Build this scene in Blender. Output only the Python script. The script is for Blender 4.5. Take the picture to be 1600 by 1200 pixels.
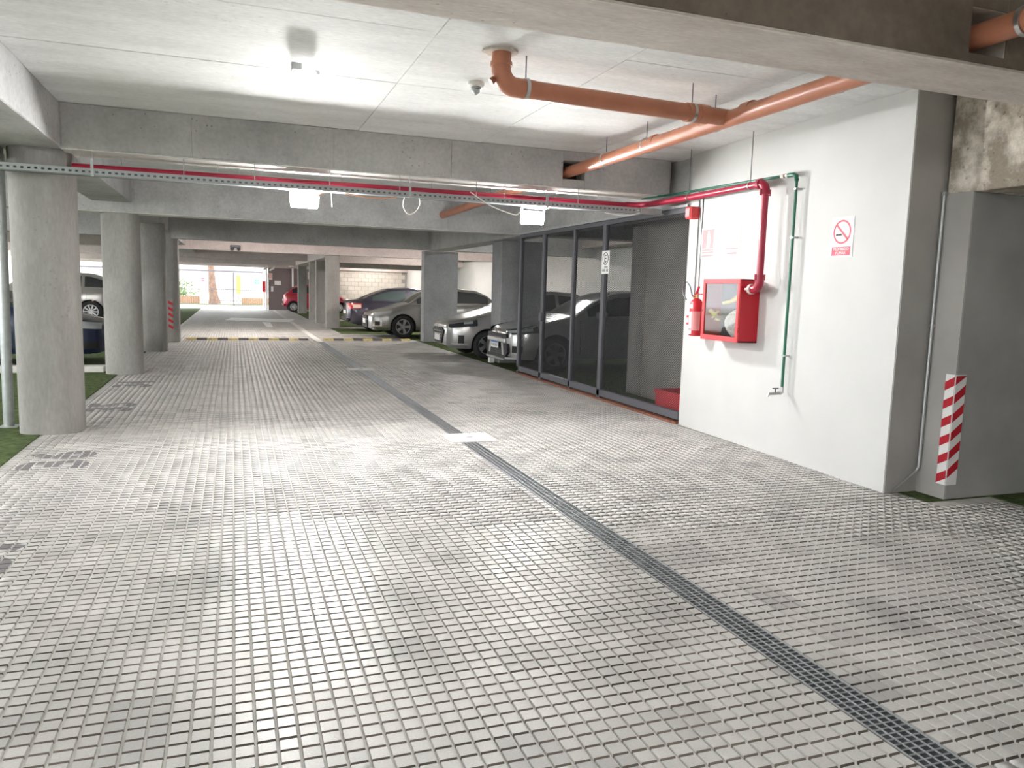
import bpy, bmesh, math, random
import numpy as np
from mathutils import Vector
random.seed(7); rng = np.random.default_rng(7)
for o in list(bpy.data.objects): bpy.data.objects.remove(o)
S = bpy.context.scene; COL = S.collection

# ------------------------------------------------------------------ camera (calibrated from the tile grid and the vanishing points)
F = 1200.0; CH = 1.46
def _n(v): return v/np.linalg.norm(v)
_d1 = np.array([365-800.0, 600-442.0, F])
_lo, _hi = 100.0, 20000.0
for _ in range(80):
    _m = (_lo+_hi)/2
    _a = np.array([_m, -(442+.0288*(800+_m-365)-600), F])
    if _d1@_a > 0: _lo = _m
    else: _hi = _m
_y = _n(_d1); _x = _n(_a); _z = np.cross(_x, _y)
if _z[1] < 0: _z = -_z
MC = np.array([_x, _y, _z])                     # rows: world X, Y, Z in camera right / up / forward
def ray(px, py): return MC@np.array([(px-800)/F, -(py-600)/F, 1.0])
def onx(px, py, X): r = ray(px, py); t = X/r[0]; return Vector((X, r[1]*t, CH+r[2]*t))
def ony(px, py, Y): r = ray(px, py); t = Y/r[1]; return Vector((r[0]*t, Y, CH+r[2]*t))
def onz(px, py, Z): r = ray(px, py); t = (Z-CH)/r[2]; return Vector((r[0]*t, r[1]*t, Z))
def proj(P):
    c = MC.T@(np.array(P)-np.array([0, 0, CH])); return 800+F*c[0]/c[2], 600-F*c[1]/c[2], c[2]
cd = bpy.data.cameras.new('camera'); cam = bpy.data.objects.new('camera', cd); COL.objects.link(cam)
cd.sensor_width = 36; cd.sensor_fit = 'HORIZONTAL'; cd.lens = F/1600*36; cd.clip_start = .05; cd.clip_end = 400
from mathutils import Matrix
cam.matrix_world = Matrix([[MC[i][0], MC[i][1], -MC[i][2], (0, 0, CH)[i]] for i in range(3)]+[[0, 0, 0, 1]])
S.camera = cam

# ------------------------------------------------------------------ sky, exposure
W = bpy.data.worlds.new('world'); S.world = W; W.use_nodes = True
bg = W.node_tree.nodes['Background']; bg.inputs[0].default_value = (.93, .97, 1.0, 1); bg.inputs[1].default_value = 1.8
LAMP = 520.0        # emission strength of the LED panels
S.view_settings.view_transform = 'Standard'; S.view_settings.look = 'None'; S.view_settings.gamma = 1
S.view_settings.use_curve_mapping = False; S.view_settings.exposure = 2.1

# ------------------------------------------------------------------ materials
MAT = {}
def mat(name, col, rough=.6, metal=0., emit=0., coat=0., alpha=1., trans=0., var=0., scale=6., bump=0., bscale=40., spec=.5):
    m = bpy.data.materials.new(name); m.use_nodes = True; nt = m.node_tree; b = nt.nodes['Principled BSDF']
    c = (col[0], col[1], col[2], 1)
    b.inputs['Base Color'].default_value = c; b.inputs['Roughness'].default_value = rough; b.inputs['Metallic'].default_value = metal
    b.inputs['Coat Weight'].default_value = coat; b.inputs['Transmission Weight'].default_value = trans
    b.inputs['Specular IOR Level'].default_value = spec
    if emit: b.inputs['Emission Color'].default_value = c; b.inputs['Emission Strength'].default_value = emit
    if var or bump:
        g = nt.nodes.new('ShaderNodeNewGeometry')
    if var:
        n = nt.nodes.new('ShaderNodeTexNoise'); n.inputs['Scale'].default_value = scale; n.inputs['Detail'].default_value = 6
        nt.links.new(g.outputs['Position'], n.inputs['Vector'])
        r = nt.nodes.new('ShaderNodeMapRange'); r.inputs[1].default_value = .3; r.inputs[2].default_value = .7; r.inputs[3].default_value = 1-var; r.inputs[4].default_value = 1+var
        nt.links.new(n.outputs['Fac'], r.inputs[0])
        x = nt.nodes.new('ShaderNodeVectorMath'); x.operation = 'SCALE'; x.inputs[0].default_value = col[:3]
        nt.links.new(r.outputs[0], x.inputs['Scale']); nt.links.new(x.outputs[0], b.inputs['Base Color'])
    if bump:
        n2 = nt.nodes.new('ShaderNodeTexNoise'); n2.inputs['Scale'].default_value = bscale; n2.inputs['Detail'].default_value = 4
        nt.links.new(g.outputs['Position'], n2.inputs['Vector'])
        bp = nt.nodes.new('ShaderNodeBump'); bp.inputs['Strength'].default_value = bump; bp.inputs['Distance'].default_value = .01
        nt.links.new(n2.outputs['Fac'], bp.inputs['Height']); nt.links.new(bp.outputs[0], b.inputs['Normal'])
    MAT[name] = m; return m
def concrete(name, col, dark, pits=.35, stretch=(1, 1, 1), contrast=1.0, rough=.8):
    """cast concrete: cloudy stains, board streaks, dark air holes"""
    m = bpy.data.materials.new(name); m.use_nodes = True; nt = m.node_tree; N = nt.nodes; L = nt.links
    b = N['Principled BSDF']; b.inputs['Roughness'].default_value = rough
    g = N.new('ShaderNodeNewGeometry')
    mp = N.new('ShaderNodeMapping'); mp.inputs['Scale'].default_value = stretch; L.new(g.outputs['Position'], mp.inputs[0])
    n1 = N.new('ShaderNodeTexNoise'); n1.inputs['Scale'].default_value = 1.6; n1.inputs['Detail'].default_value = 8; n1.inputs['Roughness'].default_value = .65
    L.new(mp.outputs[0], n1.inputs['Vector'])
    cr = N.new('ShaderNodeValToRGB'); cr.color_ramp.elements[0].position = .5-.18*contrast; cr.color_ramp.elements[1].position = .5+.14
    cr.color_ramp.elements[0].color = (*dark, 1); cr.color_ramp.elements[1].color = (*col, 1); L.new(n1.outputs['Fac'], cr.inputs[0])
    n2 = N.new('ShaderNodeTexNoise'); n2.inputs['Scale'].default_value = 26; n2.inputs['Detail'].default_value = 5; L.new(mp.outputs[0], n2.inputs['Vector'])
    r2 = N.new('ShaderNodeMapRange'); r2.inputs[1].default_value = .3; r2.inputs[2].default_value = .7; r2.inputs[3].default_value = .9; r2.inputs[4].default_value = 1.07; L.new(n2.outputs['Fac'], r2.inputs[0])
    v = N.new('ShaderNodeTexVoronoi'); v.inputs['Scale'].default_value = 16; L.new(g.outputs['Position'], v.inputs['Vector'])
    n3 = N.new('ShaderNodeTexNoise'); n3.inputs['Scale'].default_value = 1.3; L.new(g.outputs['Position'], n3.inputs['Vector'])
    th = N.new('ShaderNodeMapRange'); th.inputs[1].default_value = .45; th.inputs[2].default_value = .75; th.inputs[3].default_value = .02; th.inputs[4].default_value = .24; L.new(n3.outputs['Fac'], th.inputs[0])
    lt = N.new('ShaderNodeMath'); lt.operation = 'LESS_THAN'; L.new(v.outputs['Distance'], lt.inputs[0]); L.new(th.outputs[0], lt.inputs[1])
    pm = N.new('ShaderNodeMath'); pm.operation = 'MULTIPLY_ADD'; pm.inputs[1].default_value = -pits; pm.inputs[2].default_value = 1; L.new(lt.outputs[0], pm.inputs[0])
    mm = N.new('ShaderNodeMath'); mm.operation = 'MULTIPLY'; L.new(r2.outputs[0], mm.inputs[0]); L.new(pm.outputs[0], mm.inputs[1])
    x = N.new('ShaderNodeVectorMath'); x.operation = 'SCALE'; L.new(cr.outputs[0], x.inputs[0]); L.new(mm.outputs[0], x.inputs['Scale']); L.new(x.outputs[0], b.inputs['Base Color'])
    ad = N.new('ShaderNodeMath'); ad.operation = 'ADD'; L.new(n2.outputs['Fac'], ad.inputs[0]); L.new(pm.outputs[0], ad.inputs[1])
    bp = N.new('ShaderNodeBump'); bp.inputs['Strength'].default_value = .25; bp.inputs['Distance'].default_value = .006; L.new(ad.outputs[0], bp.inputs['Height']); L.new(bp.outputs[0], b.inputs['Normal'])
    MAT[name] = m; return m
def tile_material():
    m = bpy.data.materials.new('cement_tile'); m.use_nodes = True; nt = m.node_tree; N = nt.nodes; L = nt.links; b = N['Principled BSDF']
    g = N.new('ShaderNodeNewGeometry')
    sc = N.new('ShaderNodeVectorMath'); sc.operation = 'MULTIPLY_ADD'; sc.inputs[1].default_value = (5, 5, 0); sc.inputs[2].default_value = (.1, -.15, .5); L.new(g.outputs['Position'], sc.inputs[0])
    fl = N.new('ShaderNodeVectorMath'); fl.operation = 'FLOOR'; L.new(sc.outputs[0], fl.inputs[0])
    wn = N.new('ShaderNodeTexWhiteNoise'); L.new(fl.outputs[0], wn.inputs['Vector'])
    r = N.new('ShaderNodeValToRGB'); e = r.color_ramp.elements
    e[0].position = 0; e[0].color = (.375, .363, .35, 1); e[1].position = 1; e[1].color = (.52, .505, .485, 1)
    k = e.new(.22); k.color = (.45, .437, .418, 1); k = e.new(.5); k.color = (.485, .472, .452, 1); L.new(wn.outputs['Value'], r.inputs[0])
    n = N.new('ShaderNodeTexNoise'); n.inputs['Scale'].default_value = 2.2; n.inputs['Detail'].default_value = 7; L.new(g.outputs['Position'], n.inputs['Vector'])
    n2 = N.new('ShaderNodeTexNoise'); n2.inputs['Scale'].default_value = 150; n2.inputs['Detail'].default_value = 3; L.new(g.outputs['Position'], n2.inputs['Vector'])
    r1 = N.new('ShaderNodeMapRange'); r1.inputs[1].default_value = .3; r1.inputs[2].default_value = .7; r1.inputs[3].default_value = .86; r1.inputs[4].default_value = 1.1; L.new(n.outputs['Fac'], r1.inputs[0])
    r2 = N.new('ShaderNodeMapRange'); r2.inputs[1].default_value = .3; r2.inputs[2].default_value = .7; r2.inputs[3].default_value = .92; r2.inputs[4].default_value = 1.06; L.new(n2.outputs['Fac'], r2.inputs[0])
    mu = N.new('ShaderNodeMath'); mu.operation = 'MULTIPLY'; L.new(r1.outputs[0], mu.inputs[0]); L.new(r2.outputs[0], mu.inputs[1])
    x = N.new('ShaderNodeVectorMath'); x.operation = 'SCALE'; L.new(r.outputs[0], x.inputs[0]); L.new(mu.outputs[0], x.inputs['Scale']); L.new(x.outputs[0], b.inputs['Base Color'])
    rr = N.new('ShaderNodeMapRange'); rr.inputs[1].default_value = .3; rr.inputs[2].default_value = .7; b.inputs['Specular IOR Level'].default_value = .4; rr.inputs[3].default_value = .33; rr.inputs[4].default_value = .58; L.new(n.outputs['Fac'], rr.inputs[0]); L.new(rr.outputs[0], b.inputs['Roughness'])
    bp = N.new('ShaderNodeBump'); bp.inputs['Strength'].default_value = .15; bp.inputs['Distance'].default_value = .002; L.new(n2.outputs['Fac'], bp.inputs['Height']); L.new(bp.outputs[0], b.inputs['Normal'])
    MAT['tile'] = m
tile_material()
concrete('conc_ceiling', (.76, .76, .75), (.62, .62, .61), pits=.12, stretch=(.7, 2.2, 1))
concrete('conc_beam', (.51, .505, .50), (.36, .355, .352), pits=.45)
concrete('conc_col', (.36, .345, .325), (.26, .25, .235), pits=.15, stretch=(1.6, 1.6, .5))
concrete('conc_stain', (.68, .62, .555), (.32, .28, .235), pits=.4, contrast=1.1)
concrete('conc_brown_shaded', (.19, .15, .115), (.09, .07, .052), pits=.4)  # dark copy: the unlit near beam face put into the colour
concrete('conc_soffit_lit', (.80, .785, .74), (.66, .65, .61), pits=.12)  # paler copy: light on the beam undersides put into the colour
concrete('conc_soffit_near_lit', (.80, .73, .68), (.58, .51, .46), pits=.3, stretch=(.8, 2.5, 1))  # same for the nearest beam, its underside light painted in
concrete('conc_mottle', (.74, .68, .60), (.27, .23, .18), pits=.4, contrast=.35, stretch=(2.2, 2.2, 2.2))
concrete('conc_dark', (.32, .32, .325), (.23, .23, .235), pits=.2)
concrete('conc_pink', (.62, .54, .52), (.50, .44, .42), pits=.2)
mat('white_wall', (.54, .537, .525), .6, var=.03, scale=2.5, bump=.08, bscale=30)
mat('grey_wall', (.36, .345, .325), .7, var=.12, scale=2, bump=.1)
mat('grey_wall_dark', (.36, .35, .335), .75, var=.12, scale=2, bump=.1)
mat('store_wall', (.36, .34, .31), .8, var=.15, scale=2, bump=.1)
mat('brown_wall', (.19, .155, .15), .7, var=.06, scale=2)
mat('grout', (.56, .545, .515), .85, var=.16, scale=9)
mat('groove_shade', (.13, .11, .095), .9, var=.75, scale=2.2, spec=.1)  # paints the shade of the cross grooves and their camera-facing walls
mat('turf', (.078, .105, .042), .95, var=.45, scale=14, bump=1.0, bscale=160, spec=.08)
mat('asphalt', (.05, .05, .05), .9, var=.2, scale=4)
mat('pavement', (.62, .60, .56), .85, var=.08)
mat('terracotta', (.48, .19, .11), .38, var=.1, scale=5)
mat('terracotta_dark', (.30, .10, .055), .45)
mat('steel', (.55, .55, .55), .35, 1.0)
mat('galv', (.46, .48, .48), .45, .7, var=.1, scale=20)
mat('tray', (.36, .385, .385), .5, .3)
mat('red_pipe', (.36, .008, .038), .4, coat=.15)
mat('red_box', (.50, .008, .022), .45)
mat('red_light', (.70, .06, .07), .45)
mat('red_sign', (.72, .10, .14), .6)
mat('pink_sign', (.62, .26, .27), .6)
mat('white_sign', (.82, .81, .79), .5)
mat('pale_sign', (.70, .60, .55), .5)
mat('green_pipe', (.012, .13, .075), .4)
mat('white_plastic', (.80, .80, .78), .5)
mat('cable_white', (.75, .73, .68), .6)
mat('cable_orange', (.65, .32, .18), .6)
mat('black', (.012, .012, .013), .6)
mat('rubber', (.018, .018, .02), .8)
mat('dark_metal', (.115, .115, .13), .5, .4)
mat('mesh_metal', (.035, .035, .04), .55, .3)
mat('rust', (.22, .08, .045), .8, var=.3, scale=30)
mat('grate', (.06, .065, .075), .45, .6, var=.3, scale=10)
mat('grate_bar', (.42, .43, .44), .45, .5, var=.15, scale=20)
mat('brass', (.55, .42, .2), .35, 1.0)
mat('number_paint', (.145, .135, .145), .8, var=.2, scale=20)
mat('yellow', (.50, .40, .17), .8, var=.35, scale=12)
mat('hump_black', (.10, .085, .085), .8, var=.3, scale=12)
mat('yellow_tool', (.55, .42, .07), .5)
mat('paint_white', (.80, .79, .77), .6, var=.1, scale=10)
mat('hose', (.78, .78, .74), .8, bump=.4, bscale=200)
mat('cabinet_in', (.15, .15, .17), .5, .2, var=.25, scale=9)
mat('lamp', (1.0, 1.0, .985), .5, emit=LAMP)
mat('lamp_far', (1.0, .92, .87), .5, emit=230)
mat('lamp_mid', (1.0, .92, .87), .5, emit=200)
mat('lamp_dim_fill', (1.0, 1.0, .985), .5, emit=110)
mat('lamp_bay_fill', (1.0, 1.0, .985), .5, emit=240)
mat('lamp_housing_fill', (1.0, 1.0, .985), .5, emit=LAMP*.17)  # glow given to the floodlight housing to fill the bays behind
mat('lamp_top_fill', (1.0, 1.0, .985), .5, emit=LAMP*1.0)  # added upward glow for the beam underside
mat('lamp_b', (1.0, 1.0, .985), .5, emit=LAMP*.36)
mat('lamp_box', (1.0, 1.0, .99), .5, emit=2.0)
mat('glass_dark', (.03, .035, .04), .08, spec=.8)
mat('glass_car', (.05, .07, .07), .06, spec=.9)
mat('plate_blue', (.05, .16, .42), .5)
mat('tail_red', (.55, .05, .05), .2, coat=.6)
mat('tail_clear', (.75, .55, .48), .2, coat=.6)
mat('head_clear', (.62, .64, .66), .12, .6, coat=.8)
mat('chrome', (.8, .8, .8), .15, 1.0)
mat('alloy', (.55, .55, .56), .35, .8)
mat('alloy_dark', (.28, .28, .29), .4, .8)
for n_, c_, me in (('silver', (.52, .52, .52), .75), ('silver_warm', (.40, .395, .385), .75), ('grey', (.30, .295, .285), .75), ('black_blue', (.045, .04, .06), .4), ('navy', (.012, .02, .055), .3), ('suv', (.40, .385, .37), .6), ('car_red', (.48, .015, .05), .2)):
    mat('paint_'+n_, c_, .28, me, coat=.8)
mat('bark', (.17, .10, .07), .9, var=.3, scale=6, bump=.6)
mat('house', (.50, .49, .47), .9, var=.04); mat('house_trim', (.26, .27, .29), .7); mat('brick_low', (.30, .17, .11), .9, var=.2, scale=10)
mat('verge', (.15, .2, .03), .95, var=.3, scale=8, bump=.6); mat('leaf', (.12, .2, .05), .8, var=.3, scale=9)
mat('gate_metal', (.09, .08, .09), .6); mat('block', (.50, .47, .42), .85, var=.14, scale=1.2, bump=.2); mat('mortar', (.27, .26, .25), .9)
mat('blue_cloth', (.03, .09, .22), .7); mat('green_sign', (.03, .22, .16), .5)
_g = bpy.data.materials.new('pane_glass'); _g.use_nodes = True; _b = _g.node_tree.nodes['Principled BSDF']
_b.inputs['Base Color'].default_value = (.95, .96, .96, 1); _b.inputs['Roughness'].default_value = .05; _b.inputs['Transmission Weight'].default_value = 1; _b.inputs['IOR'].default_value = 1.02; _b.inputs['Coat Weight'].default_value = .6
MAT['pane_glass'] = _g

# ------------------------------------------------------------------ mesh helpers
ORG = {}
class MB:
    def __init__(s): s.v = []; s.f = []
    def add(s, vs, fs):
        o = len(s.v); s.v += [tuple(p) for p in vs]; s.f += [tuple(i+o for i in f) for f in fs]; return s
    def box(s, x0, x1, y0, y1, z0, z1):
        return s.add([(x, y, z) for z in (z0, z1) for y in (y0, y1) for x in (x0, x1)], [(0, 2, 3, 1), (4, 5, 7, 6), (0, 1, 5, 4), (2, 6, 7, 3), (0, 4, 6, 2), (1, 3, 7, 5)])
    def cbox(s, x0, x1, y0, y1, z0, z1, b=.01):
        """box with all edges chamfered"""
        c = [(x0, x1), (y0, y1), (z0, z1)]; vs = []; idx = {}
        for sx in (0, 1):
            for sy in (0, 1):
                for sz in (0, 1):
                    q = (sx, sy, sz); p = [c[i][q[i]] for i in range(3)]
                    for a in range(3):
                        r = list(p)
                        for i in range(3):
                            if i != a: r[i] += b if q[i] == 0 else -b
                        idx[q+(a,)] = len(vs); vs.append(tuple(r))
        fs = []
        for a in range(3):
            u, w = [i for i in range(3) if i != a]
            for e in (0, 1):
                L = []
                for (p, q) in ((0, 0), (1, 0), (1, 1), (0, 1)):
                    k = [0, 0, 0]; k[a] = e; k[u] = p; k[w] = q; L.append(idx[tuple(k)+(a,)])
                fs.append(L)
        for a in range(3):
            u, w = [i for i in range(3) if i != a]
            for p in (0, 1):
                for q in (0, 1):
                    k0 = [0, 0, 0]; k0[u] = p; k0[w] = q; k1 = list(k0); k1[a] = 1
                    fs.append([idx[tuple(k0)+(u,)], idx[tuple(k1)+(u,)], idx[tuple(k1)+(w,)], idx[tuple(k0)+(w,)]])
        for sx in (0, 1):
            for sy in (0, 1):
                for sz in (0, 1): fs.append([idx[(sx, sy, sz, a)] for a in range(3)])
        return s.add(vs, fs)
    def tube(s, pts, r, n=12, cap=True, closed=False):
        pts = [Vector(p) for p in pts]; rs = r if isinstance(r, (list, tuple)) else [r]*len(pts)
        rings = []; up = None
        for i, p in enumerate(pts):
            a = pts[i-1] if (i > 0 or closed) else p; b = pts[(i+1) % len(pts)] if (i < len(pts)-1 or closed) else p
            t = (b-a).normalized()
            if up is None:
                up = Vector((0, 0, 1)) if abs(t.z) < .9 else Vector((1, 0, 0))
            u = (up-t*up.dot(t)).normalized(); w = t.cross(u); up = u
            rings.append([p+(u*math.cos(k*2*math.pi/n)+w*math.sin(k*2*math.pi/n))*rs[i] for k in range(n)])
        vs = [q for R in rings for q in R]; fs = []
        m = len(rings)
        for i in range(m if closed else m-1):
            j = (i+1) % m
            for k in range(n): fs.append((i*n+k, i*n+(k+1) % n, j*n+(k+1) % n, j*n+k))
        if cap and not closed: fs.append(tuple(range(n))[::-1]); fs.append(tuple((m-1)*n+k for k in range(n)))
        return s.add(vs, fs)
    def lathe(s, prof, c=(0, 0, 0), axis='z', n=20, cap=True):
        vs = []
        for (r, h) in prof:
            for k in range(n):
                a = k*2*math.pi/n; x, y = r*math.cos(a), r*math.sin(a)
                p = (x, y, h) if axis == 'z' else ((h, x, y) if axis == 'x' else (x, h, y))
                vs.append((p[0]+c[0], p[1]+c[1], p[2]+c[2]))
        fs = [(i*n+k, i*n+(k+1) % n, (i+1)*n+(k+1) % n, (i+1)*n+k) for i in range(len(prof)-1) for k in range(n)]
        if cap: fs += [tuple(range(n)), tuple((len(prof)-1)*n+k for k in range(n))]
        return s.add(vs, fs)
    def prism(s, poly, a0, a1, axis='z'):
        n = len(poly)
        def P(p, h): return (p[0], p[1], h) if axis == 'z' else ((h, p[0], p[1]) if axis == 'x' else (p[0], h, p[1]))
        return s.add([P(p, a0) for p in poly]+[P(p, a1) for p in poly], [tuple(range(n))[::-1], tuple(range(n, 2*n))]+[(i, (i+1) % n, n+(i+1) % n, n+i) for i in range(n)])
    def ring(s, c, r0, r1, a0, a1, axis='x', n=28):
        vs = []; 
        for h in (a0, a1):
            for r in (r0, r1):
                for k in range(n):
                    t = k*2*math.pi/n; u, w = r*math.cos(t), r*math.sin(t)
                    vs.append((h, c[0]+u, c[1]+w) if axis == 'x' else ((c[0]+u, h, c[1]+w) if axis == 'y' else (c[0]+u, c[1]+w, h)))
        fs = []
        for k in range(n):
            j = (k+1) % n
            fs += [(k, j, n+j, n+k), (2*n+k, 3*n+k, 3*n+j, 2*n+j), (k, 2*n+k, 2*n+j, j), (n+k, n+j, 3*n+j, 3*n+k)]
        return s.add(vs, fs)
    def build(s, name, m, parent=None, smooth=False, sharp=40, origin=None):
        if parent is not None: o = ORG[parent]
        elif origin is not None: o = Vector(origin)
        else:
            a = np.array(s.v); o = Vector(((a[:, 0].min()+a[:, 0].max())/2, (a[:, 1].min()+a[:, 1].max())/2, a[:, 2].min()))
        me = bpy.data.meshes.new(name); me.from_pydata([(p[0]-o.x, p[1]-o.y, p[2]-o.z) for p in s.v], [], s.f)
        bm = bmesh.new(); bm.from_mesh(me); bmesh.ops.recalc_face_normals(bm, faces=bm.faces); bm.to_mesh(me); bm.free()
        me.materials.append(MAT[m])
        if smooth:
            me.polygons.foreach_set('use_smooth', [True]*len(me.polygons)); me.set_sharp_from_angle(angle=math.radians(sharp))
        ob = bpy.data.objects.new(name, me); COL.objects.link(ob)
        if parent is not None: ob.parent = parent
        else: ob.location = o
        ORG[ob] = o
        return ob
def tag(o, label=None, cat=None, group=None, kind=None):
    if label: o['label'] = label
    if cat: o['category'] = cat
    if group: o['group'] = group
    if kind: o['kind'] = kind
    return o
def thing(name, loc, label, cat, group=None, kind=None):
    o = bpy.data.objects.new(name, None); COL.objects.link(o); o.location = loc; o.empty_display_size = .1
    ORG[o] = Vector(loc); return tag(o, label, cat, group, kind)
def text_mesh(txt, size, extrude=.0, bold=0.):
    cu = bpy.data.curves.new('txt', 'FONT'); cu.body = txt; cu.size = size; cu.extrude = extrude; cu.offset = bold; cu.align_x = 'CENTER'; cu.align_y = 'CENTER'; cu.resolution_u = 4
    ob = bpy.data.objects.new('txt', cu); COL.objects.link(ob); dg = bpy.context.evaluated_depsgraph_get()
    me = bpy.data.meshes.new_from_object(ob.evaluated_get(dg)); bpy.data.objects.remove(ob); bpy.data.curves.remove(cu); return me
def text_part(name, txt, size, m, parent, pos, right, up, width=None, extrude=.001, label=None, height=None):
    """lettering as thin raised geometry; right / up are world directions"""
    me = text_mesh(txt, size, extrude); me.name = name
    xs = [v.co.x for v in me.vertices]; ys = [v.co.y for v in me.vertices]
    sx = width/(max(xs)-min(xs)) if width else 1; sy = height/(max(ys)-min(ys)) if height else sx
    cx, cy = (max(xs)+min(xs))/2, (max(ys)+min(ys))/2
    r, u = Vector(right), Vector(up); n = r.cross(u); o = ORG[parent] if parent else Vector((0, 0, 0))
    for v in me.vertices:
        p = Vector(pos)+r*((v.co.x-cx)*sx)+u*((v.co.y-cy)*sy)+n*v.co.z; v.co = p-o
    me.materials.clear(); me.materials.append(MAT[m])
    ob = bpy.data.objects.new(name, me); COL.objects.link(ob)
    if parent: ob.parent = parent
    ORG[ob] = o
    if label: ob['label'] = label
    return ob

# ------------------------------------------------------------------ floor: 20 cm cement tiles of nine panes
def struct(mb, name, m, label, cat, **k):
    return tag(mb.build(name, m, **k), label, cat, kind='structure')
floor = struct(MB().box(-1.72, 4.78, -3.9, 46.2, -.2, -.009).box(4.78, 5.45, -3.9, 4.17, -.2, -.009), 'floor', 'grout', 'pale grey cement tile floor of the driveway, nine raised panes to a tile', 'floor', origin=(0, 0, 0))
P3 = .2/3
def pane(x0, x1, y0, y1, z=0., b=.0022, g=.0040):
    """truncated pyramid"""
    xa, xb, ya, yb = x0+g, x1-g, y0+g, y1-g
    v = [(xa, ya, -.009), (xb, ya, -.009), (xb, yb, -.009), (xa, yb, -.009), (xa+b, ya+b, z), (xb-b, ya+b, z), (xb-b, yb-b, z), (xa+b, yb-b, z)]
    v += [(xa, y0-g, -.0087), (xb, y0-g, -.0087), (xb, ya, -.0087), (xa, ya, -.0087)]      # dark quad painting the shade in the cross groove
    return v, [(4, 5, 6, 7), (0, 1, 5, 4), (1, 2, 6, 5), (2, 3, 7, 6), (3, 0, 4, 7), (8, 9, 10, 11)]
SHADED = np.array([0, 1, 0, 0, 0, 1], dtype=np.int32)     # material per face of a pane: tile, painted groove shade
tm = MB()
for i in range(3):
    for j in range(3): tm.add(*pane(-.1+i*P3, -.1+(i+1)*P3, -.1+j*P3, -.1+(j+1)*P3))
tile_v = np.array(tm.v); tile_f = np.array(tm.f)
tile_me = bpy.data.meshes.new('floor_tile'); tile_me.from_pydata(tm.v, [], tm.f); tile_me.materials.append(MAT['tile']); tile_me.materials.append(MAT['groove_shade']); tile_me.polygons.foreach_set('material_index', np.tile(SHADED, 9))
cells = []
XL = [.18+.2*k for k in range(-9, 9)]; XR = [2.2+.2*k for k in range(0, 13)]; XR2 = [4.8+.2*k for k in range(3)]
for r in range(-20, 231):
    y = .03+.2*r
    for x in XL+XR+(XR2 if y+.2 < 4.2 else []):
        cells.append((x+.1, y+.1))
vis = []
for i, (x, y) in enumerate(cells):
    if y < .9: continue
    q = [proj((x+a, y+b, 0)) for a, b in ((-.1, -.1), (.1, -.1), (.1, .1), (-.1, .1))]
    if min(p[2] for p in q) < .2: continue
    xs = [min(max(p[0], 0), 1600) for p in q]; ys = [min(max(p[1], 0), 1200) for p in q]
    A = abs(sum(xs[k]*ys[(k+1) % 4]-xs[(k+1) % 4]*ys[k] for k in range(4)))/2
    if A > 1: vis.append((A, i))
vis.sort(reverse=True); near = {i for _, i in vis[:300]}
rest = []
for i, (x, y) in enumerate(cells):
    dz = random.uniform(-.0009, .0006); a = random.uniform(-.004, .004)
    if i in near:
        t = bpy.data.objects.new('floor_tile', tile_me); t.location = (x, y, dz); t.rotation_euler = (random.uniform(-.004, .004), random.uniform(-.004, .004), a); COL.objects.link(t); t.parent = floor
    else: rest.append((x, y, dz, a))
R_ = np.array(rest); nv = len(tile_v); ca, sa = np.cos(R_[:, 3]), np.sin(R_[:, 3])
V = np.empty((len(R_), nv, 3))
V[:, :, 0] = R_[:, None, 0]+ca[:, None]*tile_v[None, :, 0]-sa[:, None]*tile_v[None, :, 1]
V[:, :, 1] = R_[:, None, 1]+sa[:, None]*tile_v[None, :, 0]+ca[:, None]*tile_v[None, :, 1]
V[:, :, 2] = R_[:, None, 2]+tile_v[None, :, 2]
Fq = (tile_f[None]+(np.arange(len(R_))*nv)[:, None, None]).reshape(-1, 4)
me = bpy.data.meshes.new('floor_tiles'); me.vertices.add(V.shape[0]*nv); me.vertices.foreach_set('co', V.reshape(-1))
me.loops.add(Fq.size); me.loops.foreach_set('vertex_index', Fq.reshape(-1).astype(np.int32)); me.polygons.add(len(Fq)); me.polygons.foreach_set('loop_start', np.arange(0, Fq.size, 4, dtype=np.int32))
me.update(calc_edges=True); me.materials.append(MAT['tile']); me.materials.append(MAT['groove_shade']); me.polygons.foreach_set('material_index', np.tile(SHADED, 9*len(R_)))
ft = bpy.data.objects.new('floor_tiles', me); COL.objects.link(ft); ft.parent = floor; ft['kind'] = 'stuff'
cut = MB()
for r in range(-60, 690):
    y = .03+P3*r; cut.add(*pane(1.98, 2.034, y, y+P3))
    cut.add(*pane(-1.70, -1.62, y, y+P3))
cf = cut.build('cut_tile_strip', 'tile', floor); cf['kind'] = 'stuff'; cf.data.materials.append(MAT['groove_shade']); cf.data.polygons.foreach_set('material_index', np.tile(SHADED, len(cf.data.polygons)//6))

# turf of the parking bays, pavement outside
struct(MB().box(-10.2, -1.72, -3.9, 46.2, -.2, .004), 'turf_floor', 'turf', 'green turf of the parking bays left of the driveway', 'turf')
struct(MB().box(4.78, 9.8, 7.5, 46.2, -.2, .004), 'turf_floor', 'turf', 'green turf of the parking bays right of the driveway', 'turf')
struct(MB().box(5.45, 9.8, -3.9, 7.5, -.2, .0).box(4.7, 5.45, 4.17, 7.5, -.2, -.001), 'turf_floor', 'turf', 'dark turf beyond the driveway at the right picture edge', 'turf')
for (x0, x1, y0, y1, lb) in ((3.15, 4.78, 21.35, 22.05, 'green turf strip beside the nose of the silver hatchback'), (3.1, 4.78, 24.0, 26.9, 'green turf patch under the tail of the dark sedan'), (3.35, 4.78, 28.0, 33.0, 'green turf patch behind the nearest square columns'), (3.0, 4.78, 34.6, 44.5, 'green turf patch around the red hatchback')):
    struct(MB().box(x0, x1, y0, y1, -.01, .006), 'turf_patch', 'turf', lb, 'turf')

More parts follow.
